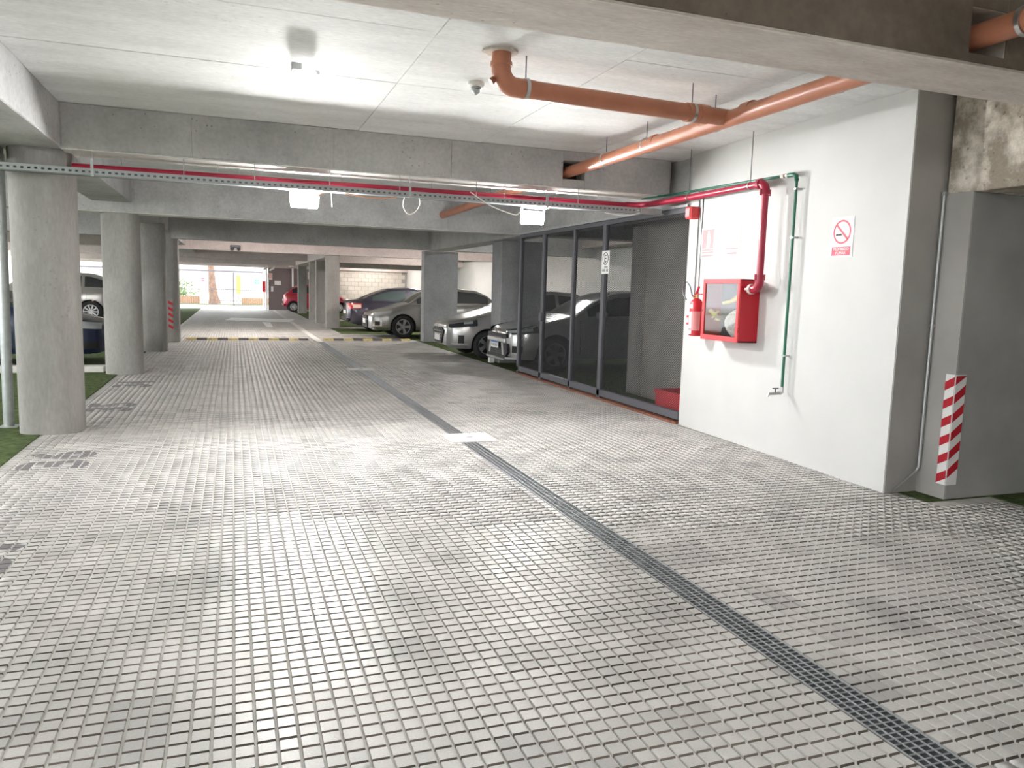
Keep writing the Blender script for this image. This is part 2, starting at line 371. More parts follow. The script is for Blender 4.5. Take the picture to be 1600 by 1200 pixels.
# ------------------------------------------------------------------ ceiling and beams
ZC = 3.0
ceil = struct(MB().box(-10.2, 10.0, -4, 46.2, ZC+.012, ZC+.25), 'ceiling', 'conc_ceiling', 'board-cast concrete ceiling slab', 'ceiling', origin=(0, 0, ZC))
xsm = [-1.43, 1.19, 2.47, 3.72, 4.98]; ysm = [3.35, 4.76, 6.02, 7.30, 7.97]
for i in range(4):
    for j in range(4):
        d = random.uniform(0, .003)
        MB().cbox(xsm[i]+.002, xsm[i+1]-.002, ysm[j]+.002, ysm[j+1]-.002, ZC+d, ZC+.013, .002).build('ceiling_panel', 'conc_ceiling', ceil)
def beam(name, x0, x1, y0, y1, z0, label, m='conc_beam', z1=ZC+.012, hole=None, faces=None, fm=None, soffit=None):
    mb = MB()
    if hole:
        hx0, hx1, hz0, hz1 = hole
        mb.cbox(x0, hx0, y0, y1, z0, z1, .006).cbox(hx1, x1, y0, y1, z0, z1, .006).box(hx0-.01, hx1+.01, y0+.002, y1-.002, z0+.002, hz0).box(hx0-.01, hx1+.01, y0+.002, y1-.002, hz1, z1)
    else: mb.cbox(x0, x1, y0, y1, z0, z1, .008)
    b = struct(mb, name, m, label, 'beam')
    if hole: MB().box(hole[0]-.004, hole[1]+.004, (y0+y1)/2-.01, (y0+y1)/2+.01, hole[2]-.004, hole[3]+.004).build('hole_shade', 'black', b)  # black plate painting in the dark depth of the pipe hole
    if soffit: MB().cbox(x0+.01, x1-.01, y0+.003, y1-.003, z0-.006, z0+.004, .003).build('lit_soffit', soffit, b)  # pale sheet carrying the underside light in its colour
    if faces:                                       # formwork panels on the camera-side face
        for a, c in zip(faces[:-1], faces[1:]):
            if hole and a < hole[1] and c > hole[0]:
                for q0, q1 in ((z0+.012, hole[2]-.002), (hole[3]+.002, z1-.016)):
                    if q1-q0 > .02: MB().cbox(a-.001, c+.001, y0-.008, y0+.004, q0, q1, .003).build('formwork_panel', fm or m, b)
                continue
            MB().cbox(a+.002, c-.002, y0-.008, y0+.004, z0+.012, z1-.016, .003).build('formwork_panel', fm or m, b)
    return b
beam('ceiling_beam', -1.4, 4.98, 2.92, 3.35, 2.615, 'stained concrete beam overhead, nearest, at the top edge', 'conc_stain', hole=(3.36, 3.60, 2.67, 2.88), faces=[-1.38, 1.1, 3.36, 3.60, 4.97], fm='conc_brown_shaded', soffit='conc_soffit_near_lit')
beam('ceiling_beam', -1.44, 4.78, 7.97, 8.42, 2.605, 'concrete beam above the cable tray and red pipe', hole=(3.42, 3.68, 2.70, 2.90), faces=[-1.42, -.35, .95, 2.15, 3.42, 3.68, 4.76], soffit='conc_soffit_lit')
beam('ceiling_beam', -10, 9.8, 13.1, 13.5, 2.47, 'second concrete cross beam behind the lamps', faces=[-1.4, 1.1, 3.5, 4.8], soffit='conc_soffit_lit')
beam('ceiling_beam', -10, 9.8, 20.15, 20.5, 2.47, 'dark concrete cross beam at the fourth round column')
beam('ceiling_beam', -10, 9.8, 26.9, 27.3, 2.50, 'pinkish concrete beam carrying the twin emergency light', 'conc_pink', faces=[-1.3, .3, 1.6, 2.9], soffit='conc_soffit_lit')
beam('ceiling_beam', -10, 9.8, 33.9, 34.3, 2.45, 'pinkish grey concrete beam next before the exit', 'conc_pink')
beam('ceiling_beam', -10, 9.8, 40.6, 41.0, 2.40, 'grey concrete beam over the exit opening', 'conc_pink')
beam('ceiling_beam', -10, 9.8, 45.8, 46.2, 2.36, 'last concrete beam above the bright exit', 'conc_pink')
beam('ceiling_beam', -1.97, -1.43, -4, 46, 2.62, 'long concrete beam running over the row of round columns')
beam('ceiling_beam', -10, -1.97, 7.97, 8.42, 2.50, 'short concrete beam running left behind the nearest round column')
beam('ceiling_beam', 4.99, 5.45, -4, 4.40, 2.26, 'mottled concrete beam at the right edge over the dark doorway', 'conc_mottle')
beam('ceiling_beam', 4.87, 5.35, 7.52, 20.15, 2.45, 'long concrete beam above the mesh fence and parked cars')
beam('ceiling_beam', 2.95, 3.45, 27.3, 45.8, 2.42, 'long concrete beam over the square columns near the exit', 'conc_pink')
beam('ceiling_beam', 9.3, 9.8, 7.5, 46, 2.72, 'edge beam along the top of the pale rear wall', 'conc_pink')

# ------------------------------------------------------------------ columns
def rounded(cx, cy, a, b, n=40, e=2.9):
    return [(cx+a*math.copysign(abs(math.cos(t))**(2/e), math.cos(t)), cy+b*math.copysign(abs(math.sin(t))**(2/e), math.sin(t))) for t in (2*math.pi*k/n for k in range(n))]
def column(cx, cy, a, b, z1, label, m='conc_col', e=2.9):
    return tag(MB().prism(rounded(cx, cy, a, b, e=e), 0, z1).build('concrete_column', m, smooth=True, sharp=50), label, 'column', kind='structure')
column(-1.655, 8.38, .268, .27, 2.63, 'nearest round concrete column, cable tray passing in front of it')
column(-1.63, 13.42, .268, .27, 2.63, 'second round concrete column from the camera')
column(-1.56, 17.65, .24, .25, 2.63, 'third round concrete column from the camera')
c4 = column(-1.50, 20.4, .265, .26, 2.63, 'fourth round concrete column, red and white tape on it')
def rcol(x0, x1, y0, y1, z1, label, m='conc_col'):
    return tag(MB().cbox(x0, x1, y0, y1, 0, z1, .012).build('concrete_column', m), label, 'column', kind='structure')
rcol(4.87, 5.82, 20.62, 20.98, 2.47, 'wide dark concrete pier between the two pairs of cars', 'conc_dark')
rcol(5.02, 5.95, 14.62, 15.22, 2.45, 'concrete pier behind the silver car with the number plate', 'conc_dark')
rcol(2.98, 3.43, 27.05, 27.5, 2.5, 'nearest of the square columns beyond the dark sedan')
rcol(3.0, 3.5, 30.7, 31.15, 2.42, 'second of the square columns beyond the dark sedan')
rcol(3.05, 3.5, 34.0, 34.4, 2.42, 'third square column, beside the red hatchback')
rcol(3.08, 3.5, 40.6, 41.0, 2.42, 'farthest square column, in front of the red hatchback')
rcol(5.5, 5.95, 9.71, 10.15, 2.45, 'concrete pier standing behind the mesh fence')

# ------------------------------------------------------------------ walls
struct(MB().prism([(4.67, 4.44), (4.985, 4.44), (4.985, 7.5), (4.765, 7.5)], 0, ZC+.01), 'wall_right', 'white_wall', 'white painted wall carrying the hose cabinet', 'wall')
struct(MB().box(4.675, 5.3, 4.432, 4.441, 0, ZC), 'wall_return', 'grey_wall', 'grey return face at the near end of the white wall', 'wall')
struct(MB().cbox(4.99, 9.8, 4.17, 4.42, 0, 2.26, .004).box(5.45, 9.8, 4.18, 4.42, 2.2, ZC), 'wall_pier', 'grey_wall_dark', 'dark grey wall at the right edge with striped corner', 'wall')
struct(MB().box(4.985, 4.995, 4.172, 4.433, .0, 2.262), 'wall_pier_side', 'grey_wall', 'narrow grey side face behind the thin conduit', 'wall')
struct(MB().box(5.5, 5.7, 7.5, 9.69, 0, ZC), 'wall_store', 'store_wall', 'concrete wall seen through the mesh fence', 'wall')
struct(MB().box(4.985, 5.6, 7.3, 7.5, 0, ZC), 'wall_store_end', 'grey_wall', 'grey end wall closing the fenced store', 'wall')
struct(MB().box(9.8, 10.0, -4, 46.2, 0, ZC), 'wall_rear', 'white_wall', 'pale rear wall behind the parked cars', 'wall')
struct(MB().box(-10.4, -10.2, -4, 24, 0, .9).box(-10.4, -10.2, 11, 24, .9, ZC), 'wall_left', 'grey_wall', 'low grey parapet far left behind the bays, open above', 'wall')
struct(MB().box(-60, -10.2, -30, 46.2, -.3, -.02), 'pavement', 'pavement', 'bright pavement outside the open left side', 'pavement')
struct(MB().box(-10.4, 10, -4.2, -4, 0, ZC), 'wall_back', 'white_wall', 'grey wall behind the camera', 'wall')
struct(MB().box(1.85, 5.3, 45.9, 46.15, 0, 2.7), 'wall_exit', 'brown_wall', 'dark brown wall beside the exit', 'wall')
bw = struct(MB().box(5.3, 9.8, 46.0, 46.15, 0, 2.7), 'wall_block', 'mortar', 'concrete block wall at the far end of the right bays', 'wall', origin=(0, 0, 0))
bme = None
for r in range(11):
    for c in range(12):
        x = 5.3+.4*c-(.2 if r % 2 else 0); z = .005+.245*r
        if x < 5.3: x = 5.3
        if x+.39 > 9.8: continue
        if bme is None:
            b_ = MB().cbox(0, .385, 0, .02, 0, .235, .006).build('block', 'block', bw); bme = b_.data
        else:
            b_ = bpy.data.objects.new('block', bme); COL.objects.link(b_); b_.parent = bw
        b_.location = (x, 45.982, z)

# kerbs in the left bays
tag(MB().cbox(-6.4, -1.93, 13.45, 13.75, 0, .1, .015).build('concrete_kerb', 'pavement'), 'pale concrete kerb on the turf beside the second round column', 'kerb', kind='structure')

# ------------------------------------------------------------------ drain channel with grating
DR = thing('drain_channel', (2.11, 10, 0), 'long narrow metal floor drain grating down the driveway', 'drain')
MB().box(2.036, 2.194, -2, 20.5, -.0062, -.004).build('channel_bottom', 'grate', DR)
for x in (2.036, 2.190): MB().box(x, x+.005, -2, 20.5, -.006, .002).build('edge_frame', 'grate_bar', DR)
for x in (2.075, 2.113, 2.152): MB().box(x-.0015, x+.0015, -2, 20.5, -.004, .0015).build('bearing_bar', 'grate_bar', DR)
crb = None
for k in range(300):
    if crb is None:
        b_ = MB().box(2.041, 2.190, 1.3, 1.3025, -.004, .001).build('cross_bar', 'grate_bar', DR); crb = b_.data
    else:
        b_ = bpy.data.objects.new('cross_bar', crb); COL.objects.link(b_); b_.parent = DR; b_.location = (0, .0295*k, 0)
xb = MB()
for k in range(300, 640): xb.box(2.041, 2.190, 1.3+.0295*k, 1.3025+.0295*k, -.004, .001)
o = xb.build('cross_bar_run', 'grate_bar', DR); o['kind'] = 'stuff'
def cover(x0, x1, y0, y1, label):
    t = thing('manhole_cover', ((x0+x1)/2, (y0+y1)/2, 0), label, 'manhole cover', 'inspection covers on the drain')
    MB().cbox(x0, x1, y0, y1, -.006, .006, .002).build('cover_plate', 'pavement', t)
    MB().box((x0+x1)/2-.03, (x0+x1)/2+.03, (y0+y1)/2-.012, (y0+y1)/2+.012, .006, .008).build('lifting_slot', 'grate', t)
    MB().box(x0-.02, x0-.004, y0-.02, y1+.02, -.006, .003).box(x1+.004, x1+.02, y0-.02, y1+.02, -.006, .003).box(x0-.02, x1+.02, y0-.02, y0-.004, -.006, .003).box(x0-.02, x1+.02, y1+.004, y1+.02, -.006, .003).build('cover_frame', 'grout', t)
cover(1.97, 2.40, 7.0, 7.40, 'square pale cover on the drain, nearer one'); cover(1.90, 2.33, 13.5, 13.9, 'square cover on the drain, farther one')

# speed hump of yellow and black pieces
sh = thing('speed_hump', (1.5, 21.1, 0), 'low yellow and black striped speed hump across the driveway', 'speed hump')
for seg, (xa, xb_) in enumerate(((-1.15, 1.85), (2.25, 4.6))):
    n = int((xb_-xa)/.25)
    for k in range(n):
        x = xa+k*(xb_-xa)/n
        MB().prism([(20.95, 0), (21.02, .05), (21.18, .05), (21.25, 0)], x, x+(xb_-xa)/n-.006, 'x').build('hump_block', 'yellow' if k % 2 == 0 else 'hump_black', sh)

# white arrow painted on the floor near the exit
pa = MB().prism([(-.35, 32.2), (-.1, 34.6), (2.4, 33.6), (2.0, 31.4), (1.5, 31.3), (.9, 29.6)][:5], .0006, .0016).prism([(1.0, 31.0), (1.3, 31.0), (1.25, 27.5), (1.05, 27.5)], .0006, .0016)
tag(pa.build('painted_arrow', 'paint_white'), 'worn white arrow painted on the driveway near the exit', 'road marking')

# bay numbers: stencilled on the panes only
def number(txt, x0, x1, y0, y1, label):
    root = thing('bay_number', ((x0+x1)/2, (y0+y1)/2, 0), label, 'floor number', 'bay numbers painted on the tiles'); o_ = ORG[root]
    for n_, ch in enumerate(txt):
        me = text_mesh(ch, 1.0, bold=.035); bm = bmesh.new(); bm.from_mesh(me)
        xs = [v.co.x for v in bm.verts]; ys = [v.co.y for v in bm.verts]; ax, bx, ay, by = min(xs), max(xs), min(ys), max(ys)
        ya_ = y0+(y1-y0)*(.0 if n_ == 0 else .54); yb_ = ya_+(y1-y0)*.46
        for v in bm.verts:           # reading direction +Y, top of the digits towards -X
            u = (v.co.x-ax)/(bx-ax); w = (v.co.y-ay)/(by-ay); v.co = Vector((x1-(x1-x0)*w, ya_+(yb_-ya_)*u, .0012))
        bmesh.ops.triangulate(bm, faces=bm.faces)
        gx = [g+d for k in range(-30, 10) for g in [.18+P3*k] if x0-.1 < g < x1+.1 for d in (-.0062, .0062)]
        gy = [g+d for k in range(40, 260) for g in [.03+P3*k] if y0-.1 < g < y1+.1 for d in (-.0062, .0062)]
        for v_, no in [((g, 0, 0), (1, 0, 0)) for g in gx]+[((0, g, 0), (0, 1, 0)) for g in gy]:
            bmesh.ops.bisect_plane(bm, geom=bm.verts[:]+bm.edges[:]+bm.faces[:], plane_co=v_, plane_no=no, dist=1e-6)
        dead = []
        for f in bm.faces:
            c = f.calc_center_median(); a = ((c.x-.18)/P3) % 1; b = ((c.y-.03)/P3) % 1; e = .0062/P3
            if a < e or a > 1-e or b < e or b > 1-e: dead.append(f)
        bmesh.ops.delete(bm, geom=dead, context='FACES')
        for v in bm.verts: v.co -= o_
        bm.to_mesh(me); bm.free(); me.materials.clear(); me.materials.append(MAT['number_paint']); me.name = 'digit'
        o = bpy.data.objects.new('digit', me); COL.objects.link(o); o.parent = root
number('37', -1.58, -1.08, 4.25, 4.93, 'dark stencilled 37 on the tiles, cut by the left picture edge')
number('36', -1.60, -1.10, 6.62, 7.28, 'dark stencilled 36 on the tiles before the nearest column')
number('35', -1.60, -1.10, 9.45, 10.10, 'dark stencilled 35 on the tiles behind the nearest column')
number('34', -1.60, -1.10, 11.62, 12.25, 'dark stencilled 34 on the tiles near the second column')

# ------------------------------------------------------------------ lamps
def floodlight(x, y, z, label, lm='lamp'):
    """LED floodlight fixed under the cable tray on a stirrup, facing the camera end of the garage"""
    t = thing('floodlight', (x, y, z-.07), label, 'lamp', 'floodlights behind the cable tray')
    tl = math.radians(-8); c, s_ = math.cos(tl), math.sin(tl)
    def T(mb): mb.v = [(p[0], y+(p[1]-y)*c+(p[2]-z)*s_, z+(p[2]-z)*c-(p[1]-y)*s_) for p in mb.v]; return mb
    T(MB().cbox(x-.13, x+.13, y, y+.045, z-.07, z+.07, .008)).build('glowing_housing', 'lamp_housing_fill', t)  # housing made to glow, sends light back past the tray
    T(MB().box(x-.12, x+.12, y+.006, y+.040, z+.0702, z+.073)).build('top_fill_strip', 'lamp_top_fill', t)  # glowing strip added to brighten the beam above
    for k in range(7): T(MB().box(x-.11+k*.035, x-.105+k*.035, y+.045, y+.065, z-.06, z+.06)).build('cooling_fin', 'galv', t)
    T(MB().box(x-.115, x+.115, y-.003, y+.004, z-.055, z+.055)).build('led_panel', lm, t)
    MB().box(x-.145, x-.137, y+.01, y+.035, z-.02, 2.385).box(x+.137, x+.145, y+.01, y+.035, z-.02, 2.385).box(x-.145, x+.145, y-.11, y+.035, 2.380, 2.387).build('stirrup', 'galv', t)
floodlight(.685, 8.16, 2.30, 'glowing floodlight fixed under the tray, left one'); floodlight(3.16, 8.16, 2.275, 'glowing floodlight fixed under the tray, right one by the fence', 'lamp_b')
l1 = thing('ceiling_lamp', (.47, 5.85, 2.84), 'glowing box lamp fixed to the near ceiling on a grey bracket', 'lamp')
MB().cbox(.405, .475, 5.80, 5.90, 2.955, ZC+.004, .004).build('bracket', 'galv', l1)
MB().cbox(.405, .555, 5.79, 5.91, 2.825, 2.952, .015).build('diffuser', 'lamp_box', l1)
MB().tube([(.48, 5.85, 2.965), (.56, 5.86, 2.965)], .008, 8).lathe([(.02, 2.95), (.03, 2.965), (.02, 2.98)], (.575, 5.86, 0), n=12).build('sensor_arm', 'galv', l1)

def luminaire(x, y, label, m, group):
    t = thing('ceiling_luminaire', (x, y, 2.9), label, 'lamp', group); MB().cbox(x-.3, x+.3, y-.07, y+.07, 2.96, ZC+.014, .01).build('body', 'white_plastic', t); MB().cbox(x-.28, x+.28, y-.055, y+.055, 2.92, 2.959, .01).build('diffuser', m, t)
for x, lb in ((.6, 'ceiling luminaire behind the dark cross beam over the driveway'), (6.8, 'ceiling luminaire behind the dark cross beam over the right bays')): luminaire(x, 23.4, lb, 'lamp_far' if x > 2 else 'lamp_mid', None)
luminaire(7.6, 43.6, 'ceiling luminaire in front of the block wall', 'lamp_far', None); luminaire(7.4, 31.0, 'added fill luminaire over the bays beyond the dark sedan', 'lamp_far', None)  # second one added as unseen fill for the pale rear wall
for y, lb in ((.3, 'left of the camera'), (5.85, 'before the nearest round column'), (10.8, 'between the first two round columns'), (16.5, 'between the second and third round columns')): luminaire(-6.0, y, 'added fill luminaire over the left bays, '+lb, 'lamp_bay_fill', 'added fill luminaires')  # unseen fill lamps added to raise the ambient light
luminaire(.6, -1.4, 'dim added fill luminaire behind the camera', 'lamp_dim_fill', None)  # unseen lamp added to fill the near floor
luminaire(7.0, 17.0, 'added fill luminaire over the right bays behind the second cross beam', 'lamp_dim_fill', None)  # hidden lamp added to fill the right bays

# ------------------------------------------------------------------ terracotta drain pipe
PZ = 2.79; PR = .06; PX = 3.5
dp = thing('drain_pipe', (PX, 5, PZ-PR), 'terracotta plastic drain pipe with elbow branch under the ceiling', 'pipe')
MB().tube([(PX-.04, -3.9, PZ-.03), (PX-.03, 2.5, PZ-.02), (PX+.02, 8.4, PZ), (PX-.1, 13.2, PZ-.07)], PR, 24).build('main_pipe', 'terracotta', dp, smooth=True)
br = [(1.655, 4.93, ZC-.005), (1.655, 4.93, 2.90)]
for k in range(1, 9):
    a = math.pi/2*k/8; br.append((1.655+.11*(1-math.cos(a)), 4.93+.03*(k/8), 2.90-.11*math.sin(a)))
br += [(3.0, 5.03, PZ), (PX, 5.06, PZ)]
MB().tube(br[:-2]+[(1.9, 4.97, PZ)], PR*1.06, 24).build('elbow', 'terracotta', dp, smooth=True)
MB().tube([(1.85, 4.965, PZ), (PX, 5.06, PZ)], PR, 24).build('branch_pipe', 'terracotta', dp, smooth=True)
MB().tube([(1.655, 4.93, 2.93), (1.655, 4.93, 2.905)], PR*1.2, 24).build('collar', 'terracotta', dp, smooth=True)
MB().tube([(1.585, 4.93, 2.80), (1.61, 4.93, 2.82)], .022, 12).build('cleaning_cap', 'terracotta_dark', dp)
for (a, b) in (((3.12, 5.04, PZ), (3.25, 5.045, PZ)), ((PX, 4.86, PZ), (PX, 4.76, PZ)), ((PX, 5.45, PZ), (PX, 5.35, PZ)), ((3.505, 6.1, PZ), (3.505, 6.16, PZ)), ((3.22, 5.04, PZ), (3.30, 5.045, PZ))):
    MB().tube([a, b], PR*1.13, 24).build('coupling', 'terracotta', dp, smooth=True)
def clamp(p, d, hang=True):
    p = Vector(p); d = Vector(d).normalized()
    c = MB().tube([p-d*.012, p+d*.012], PR*1.1+.004, 24).build('clamp', 'steel', dp, smooth=True)
    if hang: MB().tube([p+Vector((0, 0, PR)), (p.x, p.y, ZC+.004)], .004, 6).build('hanger_rod', 'dark_metal', c if False else dp)
for y in (3.95, 5.25, 6.3, 7.1, 9.6, 10.8, 12.0): clamp((PX+.01, y, PZ), (0, 1, 0))
for y in (2.72, 1.2): clamp((PX-.03, y, PZ-.02), (0, 1, 0))
clamp((1.84, 4.965, PZ), (1, .05, 0)); clamp((3.17, 5.042, PZ), (1, .05, 0))
rs = MB(); pts = []
for k in range(18):
    a = 2*math.pi*k/18; r = .10+random.uniform(-.012, .014); pts.append((1.655+r*math.cos(a)*1.15, 4.93+r*math.sin(a)))
rs.prism(pts, ZC-.012, ZC+.003); tag(rs.build('plaster_patch', 'conc_stain', dp), 'rough broken plaster around the pipe')

# smoke detector
sd = thing('smoke_detector', (1.73, 5.74, 2.9), 'small white ceiling detector beside the drain pipe elbow', 'detector')
MB().lathe([(.062, ZC+.002), (.062, ZC-.02), (.05, ZC-.032)], (1.73, 5.74, 0), n=24).build('base', 'white_plastic', sd, smooth=True)
MB().lathe([(.038, ZC-.032), (.042, ZC-.04), (.034, ZC-.045), (.040, ZC-.052), (.032, ZC-.057), (.034, ZC-.064), (.02, ZC-.08), (.004, ZC-.09)], (1.73, 5.74, 0), n=20).build('sensor_head', 'galv', sd)

# ------------------------------------------------------------------ cable tray
ct = thing('cable_tray', (1, 8.0, 2.405), 'perforated grey cable tray running below the concrete beam', 'cable tray')
X0, X1 = -3.2, 4.42
def rail(y, holes=True):
    r = MB().box(X0, X1, y, y+.012, 2.443, 2.445).box(X0, X1, y-.004, y+.012, 2.386, 2.389)
    if not holes: return r.box(X0, X1, y, y+.002, 2.388, 2.444)
    r.box(X0, X1, y, y+.002, 2.422, 2.444).box(X0, X1, y, y+.002, 2.388, 2.405)
    x = X0
    while x < X1:
        r.box(x, x+.028, y, y+.002, 2.405, 2.422); x += .053
    return r
rail(7.95).build('perforated_rail', 'tray', ct); rail(8.08, False).build('rear_rail', 'dark_metal', ct)  # rear rail dark in colour for the shade behind the holes
MB().box(X0, X1, 7.952, 8.08, 2.388, 2.391).build('tray_bottom', 'tray', ct)
MB().box(4.40, 4.66, 7.93, 7.95, 2.39, 2.445).box(4.40, 4.7, 7.94, 8.06, 2.385, 2.395).build('end_connector', 'galv', ct)
for px in (145, 287, 398, 515, 625, 640, 745, 790, 855, 905):
    x = ony(px, 265, 7.99).x
    h = MB().tube([(x, 7.99, 2.44), (x, 7.99, 2.61)], .004, 6)
    if px in (145, 640, 855): h.box(x-.012, x+.012, 7.944, 7.95, 2.375, 2.53)
    h.build('hanger', 'galv', ct)
for px, dz in ((470, .07), (517, .16), (816, .22)):
    x = ony(px, 300, 7.96).x; MB().tube([(x, 7.945, 2.40), (x+.01, 7.945, 2.40-dz)], .003, 6).build('cable_tie', 'white_plastic', ct)
def cable(pts, m, label, r=.006):
    # smooth interpolation through the points
    P = [Vector(p) for p in pts]; out = []
    for i in range(len(P)-1):
        p0, p1, p2, p3 = P[max(i-1, 0)], P[i], P[i+1], P[min(i+2, len(P)-1)]
        for k in range(6):
            t = k/6; out.append(.5*((2*p1)+(p2-p0)*t+(2*p0-5*p1+4*p2-p3)*t*t+(3*p1-p0-3*p2+p3)*t**3))
    out.append(P[-1]); return tag(MB().tube(out, r, 8).build('loose_cable', m, smooth=True), label, 'cable', 'loose cables hanging from the tray')
Yc = 7.94
cable([ony(*q, Yc) for q in ((632, 309), (630, 322), (637, 334), (648, 332), (656, 320), (655, 309))], 'cable_white', 'white cable hanging from the tray in a loop')
cable([ony(*q, Yc) for q in ((735, 300), (752, 312), (770, 323), (790, 331), (806, 336), (812, 332))], 'cable_white', 'white cable sagging from the tray towards the right lamp')
cable([ony(*q, Yc) for q in ((540, 302), (565, 307), (595, 310), (620, 308))], 'cable_orange', 'pinkish cable sagging under the tray near its middle')
cable([ony(*q, Yc) for q in ((482, 307), (496, 306), (505, 302), (510, 298))], 'cable_orange', 'short orange cable end beside the left globe lamp')
cable([ony(*q, Yc) for q in ((945, 332), (965, 336), (985, 336), (1000, 332))], 'cable_white', 'short white cable sagging at the right end of the tray', .004)

# ------------------------------------------------------------------ red fire pipe
rp = thing('fire_pipe', (4.58, 6.5, 1.5), 'red fire water pipe along the beam and down to the hose cabinet', 'pipe')
RR = .032; RZ = 2.502
MB().tube([(-1.385, 8.22, RZ-.02), (4.34, 8.22, RZ-.005)], RR, 18).build('long_run', 'red_pipe', rp, smooth=True)
bend = [(4.34, 8.22, RZ), (4.44, 8.20, RZ), (4.51, 8.12, RZ), (4.55, 8.0, RZ), (4.585, 7.4, RZ), (4.575, 6.05, RZ)]
MB().tube(bend, RR, 18).build('wall_run', 'red_pipe', rp, smooth=True)
xw, yw = 4.575, 5.97
eb = [(xw, yw+.09, RZ)]+[(xw, yw+.075*(1-math.sin(a)), RZ-.075*(1-math.cos(a))) for a in (math.pi/2*k/8 for k in range(1, 9))]+[(xw, yw, RZ-.09)]
MB().tube(eb, RR*1.25, 18).build('elbow', 'red_pipe', rp, smooth=True)
MB().tube([(xw, yw, RZ-.06), (xw, yw, 1.63)], RR, 18).build('drop_pipe', 'red_pipe', rp, smooth=True)
eb = [(xw, yw, 1.64)]+[(xw, yw+.07*(1-math.cos(a)), 1.61-.07*math.sin(a)) for a in (math.pi/2*k/8 for k in range(0, 9))]+[(xw, yw+.10, 1.54)]
MB().tube(eb, RR*1.25, 18).build('elbow', 'red_pipe', rp, smooth=True)
MB().tube([(xw, yw+.07, 1.54), (xw, 6.16, 1.54)], RR, 18).build('inlet', 'red_pipe', rp, smooth=True)
for p, d, m in (((xw, yw, RZ-.085), (0, 0, 1), 'red_pipe'), ((xw, yw+.085, RZ), (0, 1, 0), 'red_pipe'), ((xw, yw, 1.65), (0, 0, 1), 'red_pipe'), ((xw, yw+.11, 1.54), (0, 1, 0), 'pale_sign')):
    p = Vector(p); d = Vector(d); c = MB().tube([p-d*.018, p+d*.018], RR*1.5, 18)
    sd_ = Vector((1, 0, 0)) if d.z else Vector((1, 0, 0)); 
    for s in (-1, 1): c.tube([p+sd_*s*(RR*1.55)-d*.028, p+sd_*s*(RR*1.55)+d*.028], .011, 8)
    c.build('coupling', m, rp)
for y, x in ((6.2, xw), (7.25, 4.582)):
    p = Vector((x, y, RZ)); MB().tube([p-Vector((0, .008, 0)), p+Vector((0, .008, 0))], RR*1.2, 16).build('clamp', 'steel', rp)
    MB().tube([(x, y, RZ+RR), (x, y, ZC+.004)], .004, 6).build('hanger_rod', 'dark_metal', rp)
for px in (126, 190, 340, 374, 533, 675, 870, 935):
    x = ony(px, 265, 8.22).x; MB().tube([(x, 8.22, RZ+.02), (x, 8.22, 2.61)], .003, 6).build('hanger_rod', 'galv', rp)

# green water pipe with tap
gp = thing('water_pipe', (4.67, 5.66, .6), 'thin green water pipe running down the white wall to a tap', 'pipe')
GX = 4.655
MB().tube([(4.60, 8.3, 2.60), (4.655, 7.7, 2.585), (GX+.01, 6.9, 2.575), (GX, 5.75, 2.55)], .013, 10).build('top_run', 'green_pipe', gp, smooth=True)
MB().tube([(GX, 5.77, 2.55), (GX, 5.70, 2.548), (GX, 5.665, 2.53), (GX, 5.655, 2.49)], .019, 12).build('elbow', 'green_pipe', gp, smooth=True)
MB().tube([(GX, 5.655, 2.50), (GX, 5.655, .66)], .013, 10).build('drop_pipe', 'green_pipe', gp, smooth=True)
MB().tube([(GX, 5.86, 2.552), (GX, 5.82, 2.551)], .02, 10).tube([(GX, 5.80, 2.551), (GX, 5.77, 2.55)], .02, 10).build('union', 'pale_sign', gp)
for z in (2.0, .95, 2.42): MB().box(GX-.016, 4.706, 5.64, 5.67, z-.008, z+.008).build('pipe_clip', 'galv', gp)
tp = MB().tube([(GX, 5.655, .67), (GX, 5.655, .62), (GX-.02, 5.66, .605)], .017, 10).tube([(GX-.01, 5.66, .61), (GX-.10, 5.70, .60)], .014, 10).tube([(GX-.10, 5.70, .605), (GX-.11, 5.705, .575)], .012, 10).build('tap', 'steel', gp, smooth=True)
MB().tube([(GX-.05, 5.68, .61), (GX-.05, 5.68, .65)], .006, 8).box(GX-.08, GX-.02, 5.672, 5.688, .648, .656).build('tap_handle', 'dark_metal', tp)

# ------------------------------------------------------------------ hose cabinet
hc = thing('hose_cabinet', (4.6, 6.45, 1.03), 'red fire hose cabinet with glass door on the white wall', 'cabinet')
ya, yb, za, zb, xf, xk = 6.145, 6.755, 1.03, 1.635, 4.50, 4.73
MB().box(xf+.01, xk, ya, ya+.012, za, zb).box(xf+.01, xk, yb-.012, yb, za, zb).box(xf+.01, xk, ya, yb, za, za+.012).box(xf+.01, xk, ya, yb, zb-.012, zb).build('body', 'red_box', hc)
MB().box(xk-.012, xk-.004, ya+.01, yb-.01, za+.01, zb-.01).build('back_panel', 'cabinet_in', hc)
dr = MB(); 
for (a, b, c, d) in ((ya, yb, za, za+.05), (ya, yb, zb-.045, zb), (ya, ya+.04, za+.05, zb-.045), (yb-.045, yb, za+.05, zb-.045)): dr.cbox(xf-.008, xf+.014, a, b, c, d, .004)
door = dr.build('door_frame', 'red_light', hc)
MB().box(xf+.001, xf+.004, ya+.035, yb-.04, za+.045, zb-.04).build('glass', 'pane_glass', door)
for z in (za+.12, zb-.1): MB().tube([(xf-.004, ya-.004, z-.025), (xf-.004, ya-.004, z+.025)], .008, 8).build('hinge', 'red_box', door)
MB().tube([(xf-.012, yb-.02, 1.32), (xf+.0, yb-.02, 1.32)], .012, 10).build('latch', 'dark_metal', door)
coil = []
